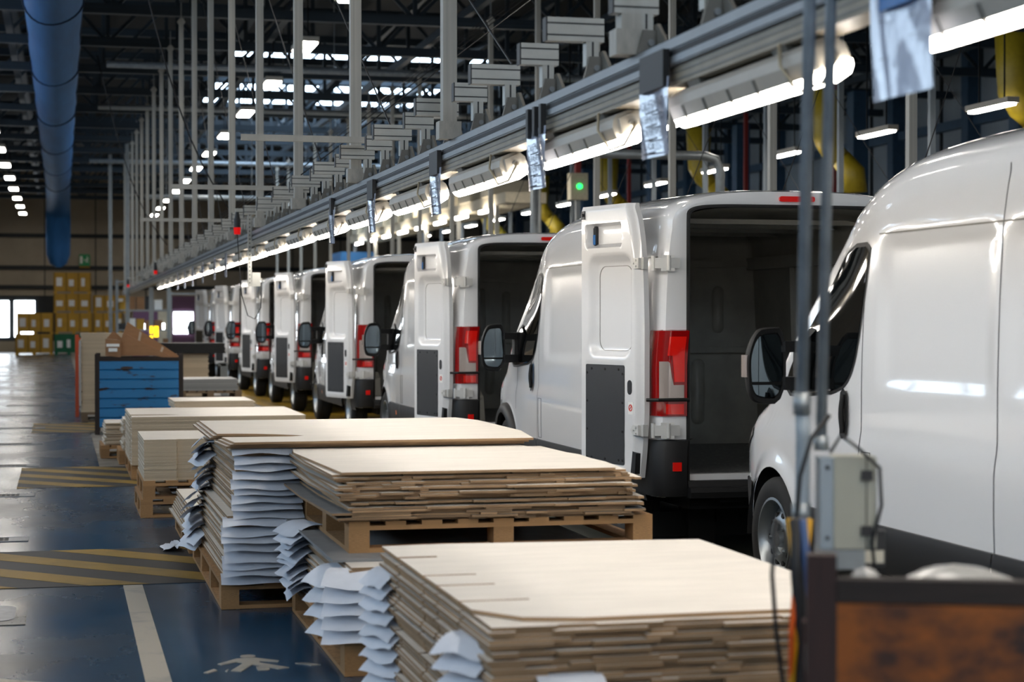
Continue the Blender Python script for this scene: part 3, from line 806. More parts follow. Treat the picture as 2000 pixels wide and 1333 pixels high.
def sheets(name, poly, x, y, z, n, label, group, jit=.012, rot=.4, t=T, mats=('ply_edge', 'ply_top'), gaps=0, ragged=False):
    mes = []
    for q in range(5 if ragged else 1):
        pp = list(poly)
        if ragged:      # boards with shallow cut-outs along the near edge
            w_ = poly[1][0] - poly[0][0]; ins = []; x_ = .04
            while x_ < w_ - .3:
                a_ = x_ + random.uniform(.02, .35); b_ = min(a_ + random.uniform(.1, .45), w_ - .03); d_ = random.uniform(.015, .035)
                if b_ - a_ > .06: ins += [(poly[0][0] + a_, 0), (poly[0][0] + a_ + .004, d_), (poly[0][0] + b_ - .004, d_), (poly[0][0] + b_, 0)]
                x_ = b_ + .05
            pp = poly[:1] + ins + poly[1:]
        mes.append(MB().prism(pp, 0, t * .92, top=1).mesh(name, mats))
    zz = z
    for k in range(n):
        o = link(name, random.choice(mes)); o.location = (x + random.uniform(-jit, jit), y + random.uniform(-jit, jit), zz); tag(o, label, 'board', group)
        o.rotation_euler = (0, 0, R(random.uniform(-rot, rot))); zz += t + (gaps if random.random() < .3 else 0)
    return zz
def flap(x, y, z, w, out, drop, ang, label, group, seed, d=.06, t_=T, z0=.15):
    z = z0 + round((z - z0) / t_) * t_ - .0006
    # a paper leaf sticking out from between two boards; ang = direction it points
    rnd = random.Random(seed); m = MB(); rows = []
    ph = rnd.uniform(0, 6); wv = rnd.uniform(.002, .009)
    for i in range(7):
        t = i / 6; row = []
        for j in range(9):
            u = j / 8 - .5
            a = -d + (out + d) * t
            zz = (-drop * max(0, (a / out)) ** 1.6 if a > 0 else 0) + (wv * math.sin(7 * u + ph) * max(0, a / out))
            row.append((u * w * (1 + .05 * t), a, zz))
        rows.append(row)
    m.grid(rows); o = m.build('paper_leaf', 'paper', None, True)
    o.location = (x, y, z); o.rotation_euler = (0, 0, ang); tag(o, label, 'paper', group); return o
PL = 'pale wood pallet under the boards nearest the rusty bin'
# stack A : nearest
pallet(1.26, 5.36, 1.25, 1.86, 0, 'pallet', PL)
A = outline(1.30, 1.93, [(.42, .22, .022), (.80, .18, .022), (1.05, .18, .022), (1.55, .14, .022)])
za = sheets('plywood_board', A, 1.24, 5.33, .15, 44, 'plywood board in the notched stack beside the rusty bin', 'boards in the stack by the rusty bin', .012, .5, ragged=True)
top = MB().prism([(.12, .10), (.3, .05), (.9, .055), (1.31, .04), (1.31, 1.86), (.25, 1.95), (0, 1.93), (0, 1.58), (.15, 1.58), (.15, 1.545), (0, 1.545), (0, 1.07), (.19, 1.07), (.19, 1.045), (0, 1.045), (0, .82), (.2, .82), (.2, .797), (0, .797), (0, .46), (.23, .46), (.23, .438), (0, .438), (.0, .28)], 0, T, top=1).build('plywood_board', ('ply_edge', 'ply_top'))
top.location = (1.24, 5.33, za); tag(top, 'top board with a cut corner on the stack beside the rusty bin', 'board')
for k in range(9):
    flap(1.24, 5.42 + .02 * k, .20 + k * .055, .20, .09, .05, R(100 + (k * 37) % 30), 'white paper leaf poking from the notched stack beside the rusty bin', 'papers in the stack by the rusty bin', k)
for k in range(10):
    flap(1.25, 7.0 + .015 * k, .22 + k * .047, .22, .09, .06, R(95 + (k * 23) % 25), 'white paper leaf poking from the notched stack beside the rusty bin', 'papers in the stack by the rusty bin', 20 + k)
for k, z in enumerate((.42, .30, .55)): flap(1.42 + .03 * k, 5.33, z, .2, .05, .03, R(180), 'white paper leaf poking from the notched stack beside the rusty bin', 'papers in the stack by the rusty bin', 40 + k)
# stack B : below the raised pallet
pallet(1.24, 8.26, 1.42, 1.95, 0, 'pallet', 'pale wood pallet below the stack that carries a second pallet')
zb_ = sheets('plywood_board', outline(1.36, 1.95), 1.28, 8.32, .15, 27, 'plywood board in the lower stack that carries a second pallet', 'boards below the raised pallet', .018, .5, ragged=True)
g_ = MB().prism([(0, 0), (1.4, 0), (1.4, 1.9), (0, 1.9)], 0, T, top=0).build('grey_board', ('grey_sheet',)); g_.location = (1.22, 8.5, zb_); tag(g_, 'grey hardboard sheet lying between the two stacked loads', 'board')
zb_ += T
PB = ('white paper leaf poking from the stack under the raised pallet', 'papers in the stack under the raised pallet')
for k in range(11): flap(1.26, 9.85 + random.uniform(-.04, .06), .20 + k * .032, .30, .10 + .03 * random.random(), .06, R(90 + random.uniform(-18, 18)), *PB, 60 + k)
for k in range(5): flap(1.34, 8.32, .22 + k * .065, .34, .12, .07, R(160), *PB, 80 + k)
for k in range(4): flap(1.27, 8.50 + k * .05, .24 + k * .07, .26, .13, .08, R(112), *PB, 90 + k)
# stack C : on the raised pallet
pallet(1.33, 8.72, 1.52, 1.70, zb_, 'pallet', 'pallet raised on top of the lower stack', ndeck=9)
zc_ = zb_ + .15
pc = [(0, 0), (1.46, 0), (1.50, .5), (1.46, 1.72), (0, 1.75), (-.02, .9)]
for nm, n, mts, lab, grp in (('grey_board', 5, ('ply_edge', 'grey_sheet'), 'worn grey board near the bottom of the load on the raised pallet', 'grey boards on the raised pallet'),
                             ('plywood_board', 14, ('ply_edge', 'ply_top'), 'plywood board in the ragged load on the raised pallet', 'boards on the raised pallet')):
    zc_ = sheets(nm, pc, 1.29, 8.68, zc_, n, lab, grp, .05, 1.5, T * .96, mts, ragged=True)
tp_ = MB().prism([(0, .02), (1.35, 0), (1.38, .2), (1.42, .9), (1.28, 1.75), (-.02, 1.78), (-.06, 1.4)], 0, T, top=1).build('plywood_board', ('ply_edge', 'ply_top')); tp_.location = (1.29, 8.66, zc_); tag(tp_, 'pale top board covering the ragged load on the raised pallet', 'board')
# stack D : tall paper-edged stack
pallet(.86, 10.34, 1.75, 2.30, 0, 'pallet', 'pallet under the tall stack with papers along its edge', ny=4, ndeck=8)
GD = 'boards in the tall stack with papers'
zd = sheets('plywood_board', outline(1.72, 2.25), .90, 10.37, .15, 30, 'plywood board in the lower half of the tall paper-edged stack', GD, .014, .3, T * .98, ragged=True)
zm = zd
zd = sheets('plywood_board', outline(1.68, 2.2), .95, 10.42, zd, 29, 'plywood board in the upper half of the tall paper-edged stack', GD, .014, .3, T * .98, ragged=True)
zd = sheets('plywood_board', [(.25, .16), (1.6, .16), (1.6, 2.1), (.25, 2.1)], .86, 10.34, zd, 2, 'short set-back board just below the top of the tall paper-edged stack', 'set-back boards in the tall stack', .01, .2)
arc = [(0, 2.26), (0, .80)]
for k in range(10): arc.append((.48 * k / 9, .80 - .28 * (k / 9) ** 2.2))
for k in range(8, -1, -1): arc.append((.46 * k / 9, .48 - .02 * k / 9))
arc += [(.03, 0), (1.74, 0), (1.84, .7), (1.84, 1.9), (1.76, 2.26)]
for k in range(3):
    tb = MB().prism(arc[::-1], 0, T, top=1).build('plywood_board', ('ply_edge', 'ply_top')); tb.location = (.86 + .02 * k, 10.34 - .03 * k, zd); zd += T; tag(tb, 'wide top board with a curved cut on the tall paper-edged stack', 'board', 'curved-cut top boards')
PD = ('white paper leaf drooping over the front of the tall stack', 'papers over the front of the tall stack')
for k in range(9): flap(1.12 + random.uniform(-.01, .015), 10.40, zm + .03 + k * .043, .38, .075 + .02 * random.random(), .03 + .015 * random.random(), R(180), *PD, 100 + k, .1, T * .98)
for k in range(8): flap(1.06 + random.uniform(-.015, .015), 10.36, .19 + k * .045, .38, .085 + .03 * random.random(), .035 + .02 * random.random(), R(180), *PD, 120 + k, .1, T * .98)
PE = ('white paper leaf drooping from the aisle side of the tall stack', 'papers on the aisle side of the tall stack')
for k in range(9): flap(.94, 12.1 + random.uniform(-.1, .1), zm + .04 + k * .04, .35, .11, .08, R(90 + random.uniform(-20, 20)), *PE, 140 + k, .06, T * .98)
for k in range(8): flap(.89, 12.2 + random.uniform(-.1, .1), .2 + k * .045, .3, .11, .08, R(90 + random.uniform(-20, 20)), *PE, 160 + k, .06, T * .98)
# stack E : low one behind the tall stack
pallet(.85, 12.85, 1.4, 1.6, 0, 'pallet', 'pallet under the low fan of pale boards behind the tall stack')
ze = .15
for k in range(9):
    ze = sheets('plywood_board', outline(1.3, 1.5), .82 + .008 * k, 12.90 + .02 * k, ze, 1, 'plywood board in the low fanned stack behind the tall stack', 'boards in the low fanned stack', .01, .5, T * 1.3)
cp = MB(); g = []
for i in range(7): g.append([(.68 + .02 * i + .01 * math.sin(j), 13.0 + .05 * j, .01 + .05 * abs(math.sin(i * 1.3 + j * .9)) * (i / 6)) for j in range(7)])
tag(cp.grid(g).build('crumpled_paper', 'paper', None, True), 'crumpled white paper scrap on the blue floor', 'paper')
# stack F : neat cream block on two pallets
for k in (0, 1): pallet(.62 + .02 * k, 15.26, 1.2, 1.25, .15 * k, 'pallet', ('lower' if k == 0 else 'upper') + ' of two pallets stacked under the neat cream boards', 'pair of pallets under the cream boards')
fo = [(0, 0), (.26, 0), (.27, .03), (.50, .03), (.51, 0), (1.15, 0), (1.15, 1.2), (0, 1.2)]
zf = sheets('cream_board', fo, .65, 15.28, .30, 30, 'thin cream board in the neat block on two pallets', 'boards in the neat cream block', .003, .1, .0112, ('cream_edge', 'ply_top'))
# stack G : wide stack behind it
pallet(.68, 18.9, 1.7, 1.9, 0, 'pallet', 'pallet under the wide low stack near the blue bin')
go = [(0, 0), (1.75, 0), (1.75, 1.9), (0, 1.9), (0, .5), (.35, .46), (.5, .36), (.3, .30), (0, .29)]
zg = sheets('cream_board', go, .68, 18.85, .15, 36, 'cream board in the wide stack between neat block and blue bin', 'boards in the wide stack near the blue bin', .005, .15, .0135, ('cream_edge', 'ply_top'))
for x, y, w, n, z in ((1.75, 20.1, .9, 2, zg), (2.0, 18.95, .5, 3, zg)):
    pass
# small stacks by the blue bin
for x, y, w, l, n, nm in ((.44, 21.9, .55, .9, 20, 'smallest'), (.62, 20.95, .55, .75, 27, 'middle')):
    pallet(x, y, .8, .9, 0, 'pallet', nm + ' narrow pallet standing by the blue bin', 'narrow pallets by the blue bin')
    z = sheets('cream_board', outline(w, l - .1), x + .05, y + .04, .15, n, 'short cream board in the %s offcut pile by the blue bin' % nm, 'offcut piles by the blue bin', .02, 1.5, .013, ('cream_edge', 'ply_top'))
pallet(1.3, 22.3, 1.0, 1.2, 0, 'pallet', 'pallet tucked behind the wide stack near the blue bin')
z = sheets('cream_board', outline(.95, 1.1), 1.32, 22.35, .15, 36, 'cream board in the pile tucked behind the wide stack', 'boards behind the wide stack', .02, .8, .0135, ('cream_edge', 'ply_top'))
# ------------------------------------------------------------------ STEEL BINS
def steel_bin(loc, rz, w, d, h, m, pm, fm, label, ribs=7, leg=.1, drop=0):
    b = empty('steel_bin', loc, rz, label, 'bin')
    pw = .065
    for x in (0, w - pw):
        for y in (0, d - pw): ubox('corner_post', pm, x, x + pw, y, y + pw, 0, h + .05 - (drop if y else 0), b)
    h_full = h
    for y0, y1 in ((.015, .03), (d - .03, d - .015)):
        h = h_full - (drop if y0 > .1 else 0)
        for k in range(ribs):
            z0 = leg + (h - leg - .04) * k / ribs; z1 = leg + (h - leg - .04) * (k + 1) / ribs; e = .016
            p = [(y0, z0), (y0 - (e if y0 < .2 else -e), z0 + .012), (y0 - (e if y0 < .2 else -e), z1 - .014), (y0, z1 - .002), (y1, z1 - .002), (y1, z0)]
            MB().prism(p, pw, w - pw, 'x').build('corrugated_panel', m, b)
        ubox('top_rail', fm, pw, w - pw, y0 - .02, y1 + .015, h - .05, h, b)
    for x0 in (.015, w - .03):
        h = h_full - drop
        ubox('side_panel', m, x0, x0 + .015, pw, d - pw, leg, h, b)
        ubox('side_rail', fm, x0 - .01, x0 + .03, pw, d - pw, h - .05, h, b)
    ubox('bin_floor', pm, .02, w - .02, .02, d - .02, leg, leg + .02, b)
    return b
steel_bin((.45, 26.4, 0), R(-2), 1.22, .9, 1.08, 'bin_blue', 'rust_dark', 'rust_dark', 'blue corrugated steel bin with rusty edges holding a cardboard box')
cb_ = empty('cardboard_box', (.60, 26.62, 1.10), R(-6), 'opened brown cardboard box tipped into the blue steel bin', 'box')
bx_ = MB().prism([(0, 0), (.40, .0), (.70, .0), (1.02, -.08), (.30, .30), (.18, .22)], .0, .5, 'y').build('box_body', 'cardboard', cb_)
MB().quad((0, 0, 0), (.22, -.05, -.02), (.22, -.05, .22), (0, 0, .24)).build('box_end', 'cardboard', cb_)
MB().prism([(.2, .20), (.30, .48), (1.04, -.02), (1.0, -.08)], .1, .115, 'y').build('box_flap', 'cardboard', cb_)
MB().prism([(.0, .24), (.10, .36), (.24, .22)], .2, .212, 'y').build('box_flap', 'cardboard', cb_)
MB().box(.02, .20, -.062, -.055, .13, .17).box(.05, .17, -.062, -.055, .06, .11).build('printed_label', 'sticker', cb_)
for x in (.47, .78):
    MB().prism([(x, .36 - (x - .30) * .68 + .10), (x + .03, .36 - (x - .27) * .68 + .10), (x - .02, .1 - (x - .4) * .3), (x - .05, .1 - (x - .4) * .3)], .09, .099, 'y').build('packing_tape', 'tape', cb_)
RBZ = R(-21.5)
rb = steel_bin((1.575, 3.74, 0), RBZ, 1.1, .52, 1.055, 'rust_panel', 'rust_post', 'rust_dark', 'dark rusty orange steel bin in front of the conduits', 4, .1, .22)
def lump(name, loc, sx, sy, sz, m, label, cat, seed):
    rnd = random.Random(seed); b = MB(); rows = []
    for i in range(9):
        th = math.pi * i / 8; row = []
        for j in range(15):
            ph = 2 * math.pi * (j % 14) / 14; k = 1 + .13 * math.sin(3 * ph + seed) * math.sin(th) + .1 * math.sin(5 * ph + 2 * th)
            row.append((sx * k * math.sin(th) * math.cos(ph), sy * k * math.sin(th) * math.sin(ph), sz * (1 - math.cos(th)) * .5))
        rows.append(row)
    o = b.grid(rows).build(name, m, None, True); o.location = loc; return tag(o, label, cat)
def inbin(u, v): c, s_ = math.cos(RBZ), math.sin(RBZ); return (1.575 + u * c - v * s_, 3.74 + u * s_ + v * c)
lump('plastic_film', (*inbin(.34, .28), .785), .2, .13, .27, 'film', 'crumpled clear plastic film heaped in the rusty bin', 'plastic film', 3)
lump('plastic_bag', (*inbin(.14, .25), .81), .06, .06, .24, 'film', 'small grey plastic bag beside the post of the rusty bin', 'plastic bag', 5)
# ------------------------------------------------------------------ CONDUITS AND SWITCH BOX
ca = empty('conduit', (1.955, 4.68, 0), 0, 'grey steel conduit ending in a corrugated hose left of the switch box', 'conduit')
MB().tube([(0, 0, 1.40), (.055, 0, 4.2)], .0175, 14).build('steel_pipe', 'pipe_grey', ca, True)
MB().tube([(0, 0, 1.36), (0, 0, 1.42)], .024, 14).tube([(0, 0, 1.06), (0, 0, 1.12)], .026, 12).build('coupling', 'galv', ca, True)
MB().tube([(0, 0, 1.37), (.004, 0, 1.30), (.002, 0, 1.12), (-.002, 0, .9), (-.004, 0, 0)], .0195, 12).build('flexible_hose', 'box_side', ca, True)
cbn = empty('conduit', (2.02, 4.70, 0), 0, 'thin grey steel conduit running down into the switch box', 'conduit')
MB().tube([(0, 0, 1.27), (.065, 0, 4.2)], .0155, 14).build('steel_pipe', 'pipe_grey', cbn, True)
MB().tube([(0, 0, 1.26), (0, 0, 1.30)], .021, 12).build('coupling', 'galv', cbn, True)
sb = empty('switch_box', (1.985, 4.62, 1.0), R(-14), 'beige switch box with two black latches on the conduits', 'electrical box')
MB().box(0, .035, 0, .09, 0, .245).build('box_side', 'box_side', sb)
MB().prism(rrect(.035, .15, 0, .25, .006, 2), -.004, .09, 'y').build('box_body', 'box_grey', sb)
for z in (.05, .20): MB().box(.108, .138, -.014, -.003, z - .013, z + .013).build('latch', 'clip_black', sb)
MB().box(.121, .124, -.006, -.003, .0, .25).build('lid_joint', 'groove', sb)
MB().tube([(.018, -.003, .03), (.018, .003, .03)], .006, 8).tube([(.018, -.003, .22), (.018, .003, .22)], .006, 8).build('box_screw', 'clip_black', sb)
MB().box(.0, .12, 0, .1, -.055, -.002).box(.0, .01, 0, .1, -1.0, -.05).box(.11, .118, 0, .1, -1.0, -.05).build('mounting_bracket', 'galv', sb)
MB().tube([(.03, .02, .26), (.05, -.03, .31), (.10, -.03, .27), (.155, -.02, .22), (.16, -.02, .12), (.135, -.02, .02), (.15, .0, -.1), (.2, .1, -.25)], .005, 8).build('box_cable', 'cable_black', sb, True)
MB().tube([(.025, .01, .36), (-.03, -.03, .30), (-.06, -.03, .2), (-.07, -.02, .05), (-.06, .02, -.2)], .006, 8).build('box_cable', 'cable_black', sb, True)
tg = MB().box(0, .07, 0, .02, 0, .10).build('plate_switch', 'dark_trim'); tg.location = (2.16, 4.75, .93); tg.rotation_euler = (0, 0, R(-14)); tag(tg, 'dark upright plate beside the switch box', 'plate')
MB().box(.005, .065, -.003, 0, .01, .045).build('plate_label', 'label_text', tg)
ps = MB().box(-.02, .02, -.02, .02, 0, .93).build('plate_stand', 'iron', tg); ps.location = (.035, .01, -.93)
for k, (m, dx, r) in enumerate((('wire_yellow', 0, .008), ('wire_orange', .012, .008), ('cable_black', .024, .014), ('wire_blue', .03, .013), ('wire_yellow', .03, .009), ('cable_black', -.03, .006), ('cable_black', .02, .018))):
    pts = [(1.768 + dx + .016 * math.sin(k * 2 + j * 1.1), 4.30 + .01 * math.cos(k + j), 1.12 - .14 * j) for j in range(9)]
    tag(MB().tube(pts, r, 8).build('cable', m, None, True), ('yellow', 'orange', 'thick black', 'blue', 'twisted yellow', 'thin black', 'heavy black')[k] + ' cable hanging in the bundle beside the rusty bin', 'cable', 'cable bundle')

# ------------------------------------------------------------------ OVERHEAD RAIL
RX = 2.2; RY0, RY1 = -14.0, 68.0
rl = empty('overhead_rail', (RX, 0, 0), 0, 'long grey aluminium rail hung over the boards with cable tray', 'rail')
MB().prism([(-.045, 2.54), (.045, 2.54), (.045, 2.64), (-.045, 2.64)], RY0, RY1, 'y').build('rail_profile', 'alu', rl)
MB().box(-.052, -.045, RY0, RY1, 2.545, 2.57).box(-.052, -.045, RY0, RY1, 2.60, 2.635).build('rail_flange', 'alu', rl)
MB().box(-.047, -.0452, RY0, RY1, 2.575, 2.595).box(-.047, -.0452, RY0, RY1, 2.636, 2.64).build('rail_groove', 'groove', rl)
MB().box(-.03, .07, RY0, RY1, 2.47, 2.535).build('cable_tray', 'tray_tan', rl)
MB().box(-.033, -.0302, RY0, RY1, 2.485, 2.492).box(-.033, -.0302, RY0, RY1, 2.512, 2.518).build('tray_groove', 'bracket', rl)
# bracket prototype: cross bar, stub, gussets
def bracket(y, wide, first=None):
    if first:
        o = copy_tree(first, rl); o.location = (0, y, 0); return o
    b = MB().box(-.028, .028, -.028, .028, 2.70, 2.80).build('rail_bracket', 'alu_light', rl); b.location = (0, y, 0)
    x0 = -.20 if wide else -.13
    MB().box(x0, .05, -.03, .03, 2.80, 2.90).build('cross_bar', 'alu_light', b)
    MB().box(x0, .05, -.0315, -.03, 2.822, 2.828).box(x0, .05, -.0315, -.03, 2.872, 2.878).box(-.004, .004, -.0295, -.028, 2.70, 2.80).build('bar_slot', 'groove', b)
    MB().box(x0 - .006, x0, -.03, .03, 2.80, 2.90).build('end_cap', 'clip_black', b)
    MB().prism([(-.045, 2.64), (.075, 2.64), (.04, 2.735), (-.02, 2.735)], -.05, -.03, 'y').prism([(-.2, 2.64), (.0, 2.64), (.0, 2.76), (-.05, 2.76)], .035, .05, 'x').build('gusset', 'bracket', b)
    MB().tube([(.012, -.05, 2.685), (.012, -.058, 2.685)], .014, 10).build('bolt', 'alu', b)
    return b
b_w = bracket(4.6, True); b_n = bracket(5.35, False)
for k in range(6): bracket(3.85 - .74 * k, 0, b_w if k % 2 else b_n)
y = 6.1; k = 0
while y < 52: bracket(y, 0, b_w if k % 2 == 0 else b_n); y += .74; k += 1
# hanging posts carrying the rails
def hang_post(x, y, z0, m, label, group, w=.08):
    p = empty('hanging_post', (x, y, 0), 0, label, 'post', group)
    ubox('post_tube', m, -w / 2, w / 2, -w / 2, w / 2, z0, 7.0, p)
    MB().prism([(-w * .5, 7.0), (w * .5, 7.0), (w * .9, 7.05), (w * .3, 7.1), (-w * .3, 7.1), (-w * .9, 7.05)], -w / 2, w / 2, 'y').build('post_cap', m, p) if not PCAP else link('post_cap', PCAP[0], p)
    ubox('top_rod', 'galv', -.012, .012, -.012, .012, 7.08, 7.4, p)
    ubox('foot_clamp', 'post_white', -w * .8, w * .8, -w * .6, w * .6, z0 - .0, z0 + .1, p)
    return p
PCAP = []
PCAP.append(MB().prism([(-.04, 7.0), (.04, 7.0), (.075, 7.05), (.02, 7.12), (-.02, 7.12), (-.075, 7.05)], -.04, .04, 'y').mesh('post_cap', 'post_white'))
for k in range(-3, 18): hang_post(2.14, 6.85 + 3.42 * k, 2.64, 'post_white', 'cream square post hanging from the roof to the overhead rail', 'posts along the near rail')
for k in range(17): hang_post(7.6, 12.2 + 3.42 * k, 2.6, 'post_white', 'cream square post hanging beyond the row of vans', 'posts along the far side of the vans')
for k in range(14): hang_post(13.0, 22.6 + 3.42 * k, 0.0, 'pipe_grey', 'pale blue-grey post hanging in the next aisle', 'posts in the next aisle', .09)
r2 = empty('overhead_rail', (7.6, 0, 0), 0, 'second overhead rail running along the far side of the vans', 'rail')
MB().box(-.045, .045, 2, 68, 2.5, 2.62).build('rail_profile', 'alu', r2)
# thin arms reaching out from the rail
for y, l in ((13.3, .95), (18.4, 1.15), (24.6, 1.2)):
    z = 2.9
    tag(MB().prism([(y - .02, z), (y + .02, z), (y + .02, z + .006), (y - .014, z + .006), (y - .014, z + .045), (y - .02, z + .045)], RX - l, RX - .02, 'x').build('support_arm', 'post_white'), 'thin angle arm reaching from the overhead rail over the boards', 'arm', 'arms on the overhead rail')
# tube lamps
LZ = 2.405
def tube_lamp(y, first=None):
    if first: o = copy_tree(first); o.location = (RX + .04, y, LZ); return o
    l = empty('tube_lamp', (RX + .04, y, LZ), 0, 'sealed fluorescent lamp with grey housing under the overhead rail', 'lamp', 'tube lamps under the rail')
    l.rotation_euler = (0, R(-24), 0)
    L_ = 1.27; pr = [(-.072, -.03), (-.072, .02), (-.055, .05), (-.03, .062), (.03, .062), (.055, .05), (.072, .02), (.072, -.03)]
    MB().prism(pr, 0, L_, 'y').build('lamp_housing', 'lamp_body', l)
    q = [(-.068, -.03), (-.064, -.05), (-.045, -.07), (.0, -.078), (.045, -.07), (.064, -.05), (.068, -.03), (0, -.029)]
    df = MB(); rows = []
    for yy, k in ((-.055, .05), (-.054, .35), (-.045, .68), (-.03, .88), (0, 1), (L_, 1), (L_ + .03, .88), (L_ + .045, .68), (L_ + .054, .35), (L_ + .055, .05)):
        rows.append([(x * k, yy, -.03 + (z + .03) * (.35 + .65 * k)) for x, z in q + q[:1]])
    df.grid(rows).build('lamp_diffuser', 'tube_glow', l, auto=60)
    e = MB().prism([(-.055, -.02), (.055, -.02), (.04, .045), (-.04, .045)], -.035, 0, 'y').tube([(0, -.065, .005), (0, -.03, .005)], .015, 8); e.build('end_cap', 'lamp_body', l)
    for yy in (.15, .42, .66, .9, 1.12): MB().box(-.077, -.060, yy, yy + .012, -.045, .015).build('lamp_clip', 'bracket', l)
    for yy in (.18, .98): ubox('lamp_bracket', 'bracket', -.03, .03, yy, yy + .12, .062, .085, l)
    MB().tube([(0, -.06, .005), (-.02, -.10, -.01), (-.07, -.05, -.06), (-.10, .06, -.06), (-.09, .14, .03), (-.04, .2, .09)], .006, 6).build('lamp_cable', 'cable_cream', l, True)
    return l
l0 = tube_lamp(5.17)
for k in list(range(-8, 0)) + list(range(1, 20)): tube_lamp(5.17 + 1.98 * k, l0)
# hanging signs
def words(parent, lines, x, loc_y0, loc_z0, w, h, name='sign_text'):
    for (s_, u, v_, size) in lines:
        cu = bpy.data.curves.new('t', 'FONT'); cu.body = s_; cu.size = size; cu.align_x = 'CENTER'
        to = bpy.data.objects.new('t', cu); me = bpy.data.meshes.new_from_object(to); bpy.data.objects.remove(to)
        me.materials.clear(); me.materials.append(MATS['ink'])
        me.name = name
        o = link(name, me, parent); o.rotation_euler = (R(90), 0, R(-90)); o.location = (x, u, v_)
def sign(y, w, h, z1, lines, label, clips, blue=False):
    s_ = empty('hanging_sign', (RX - .06, y, 0), 0, label, 'sign', None)
    m = MB(); rows = []
    for i in range(9):
        z = z1 - h * i / 8; rows.append([(-.004 - .006 * math.sin(j * .9 + i * .4), -w / 2 + w * j / 8, z) for j in range(9)])
    m.grid(rows); sh = m.build('plastic_sleeve', 'sign_sheet', s_, True)
    for a, b in clips: MB().box(-.022, .004, a, b, z1 - .035, z1 + .10).build('black_tape', 'clip_black', s_)
    if blue: MB().box(-.018, -.0145, -w * .42, w * .3, z1 - .11, z1 - .02).build('blue_banner', 'sign_blue', s_)
    words(s_, lines, -.018, 0, 0, w, h)
    for _, u, v_, size in lines[1:]:
        if size > .03: MB().box(-.018, -.0165, u - .07, u + .07, v_ - .018, v_ - .012).build('text_underline', 'ink', s_)
    return s_
def std(z1): return [('DEF . ......', 0, z1 - .05, .022), ('ADJUSTMENT', 0, z1 - .10, .046), ('LATERALI-RASO', 0, z1 - .15, .040), ('POSTERIORI', 0, z1 - .20, .042), ('L.ASSE', .02, z1 - .25, .042)]
ZS = 2.50
def sy(px): return ((RX - .06) * 3706 / (px - 120) - (RX - .06) * .2375) / .9714
sign(sy(1762), .36, .345, ZS + .05, [('.......', -.09, ZS - .06, .03), ('......', .09, ZS - .09, .03), ('.......', -.09, ZS - .1, .03), ('......', -.09, ZS - .15, .03), ('.....', .09, ZS - .19, .03)], 'hanging sign sleeve with a blue heading strip', [(-.12, .12)], True)
sign(sy(1280), .33, .28, ZS, std(ZS), 'hanging sign sleeve held by one wide black tape beside the longest bare tube lamp', [(-.15, .13)])
sign(sy(1050), .33, .28, ZS, std(ZS), 'hanging sign sleeve held by three narrow black straps', [(-.14, -.10), (-.02, .02), (.10, .14)])
sign(sy(853), .31, .27, ZS, std(ZS), 'hanging sign sleeve next beyond the one with three straps', [(-.12, .12)])
sign(sy(728), .31, .27, ZS, std(ZS), 'hanging sign sleeve second beyond the one with three straps', [(-.12, .12)])
sign(sy(650), .31, .27, ZS, std(ZS), 'hanging sign sleeve third beyond the one with three straps', [(-.05, .05)])
for px in (441, 419, 396, 376, 361, 347):
    y = sy(px); tag(MB().box(-.003, .003, -.14, .14, 2.18, 2.5).build('paper_tag', 'sign_sheet', None, False, None, (RX - .06, y, 0)), 'small pale paper tag hanging from the far rail', 'paper tag', 'paper tags on the far rail')
# signal lamps on perforated brackets
def signal(y, x, box, label):
    s_ = empty('signal_lamp', (x, y, 0), 0, label, 'signal lamp', 'signal lamps on the rail')
    MB().box(-.02, RX - x, -.02, .02, 2.86, 2.90).build('lamp_arm', 'alu_light', s_)
    MB().tube([(0, 0, 2.86), (0, 0, 2.78)], [.02, .035], 10).tube([(0, 0, 2.78), (0, 0, 2.68)], .04, 12).build('lamp_base', 'clip_black', s_, auto=40)
    MB().tube([(0, 0, 2.68), (0, 0, 2.60)], [.042, .036], 12).build('red_lens', 'red_lamp', s_, auto=40)
    if box:
        u = MB().box(.12, .165, -.02, .02, 2.0, 2.88).build('perforated_upright', 'alu_light', s_)
        h = MB()
        for k in range(18): h.tube([(.142, -.022, 2.04 + k * .046), (.142, -.018, 2.04 + k * .046)], .008, 6)
        h.build('upright_hole', 'groove', u)
        MB().box(.165, .265, -.03, .04, 2.0, 2.16).box(.265, .29, -.01, .01, 2.07, 2.09).build('sensor_box', 'alu_light', s_)
        MB().tube([(0, 0, 2.60), (.02, 0, 2.3), (.05, 0, 1.9), (.12, 0, 1.66), (.2, 0, 1.62), (.27, 0, 1.75), (.28, 0, 2.05)], .006, 6).build('lamp_wire', 'cable_black', s_, True)
        MB().tube([(.05, 0, 2.9), (.15, .02, 2.8), (.4, .02, 2.95), (.5, .02, 3.2)], .008, 6).build('feed_cable', 'cable_cream', s_, True)
    return s_
signal(21.5, 1.98, True, 'red signal lamp with perforated upright and sensor box under the rail')
signal(41.0, 2.0, False, 'small red signal lamp hanging far along the rail'); signal(41.6, 2.26, False, 'small red signal lamp hanging far along the rail'); signal(58, 2.0, False, 'small red signal lamp hanging far along the rail')
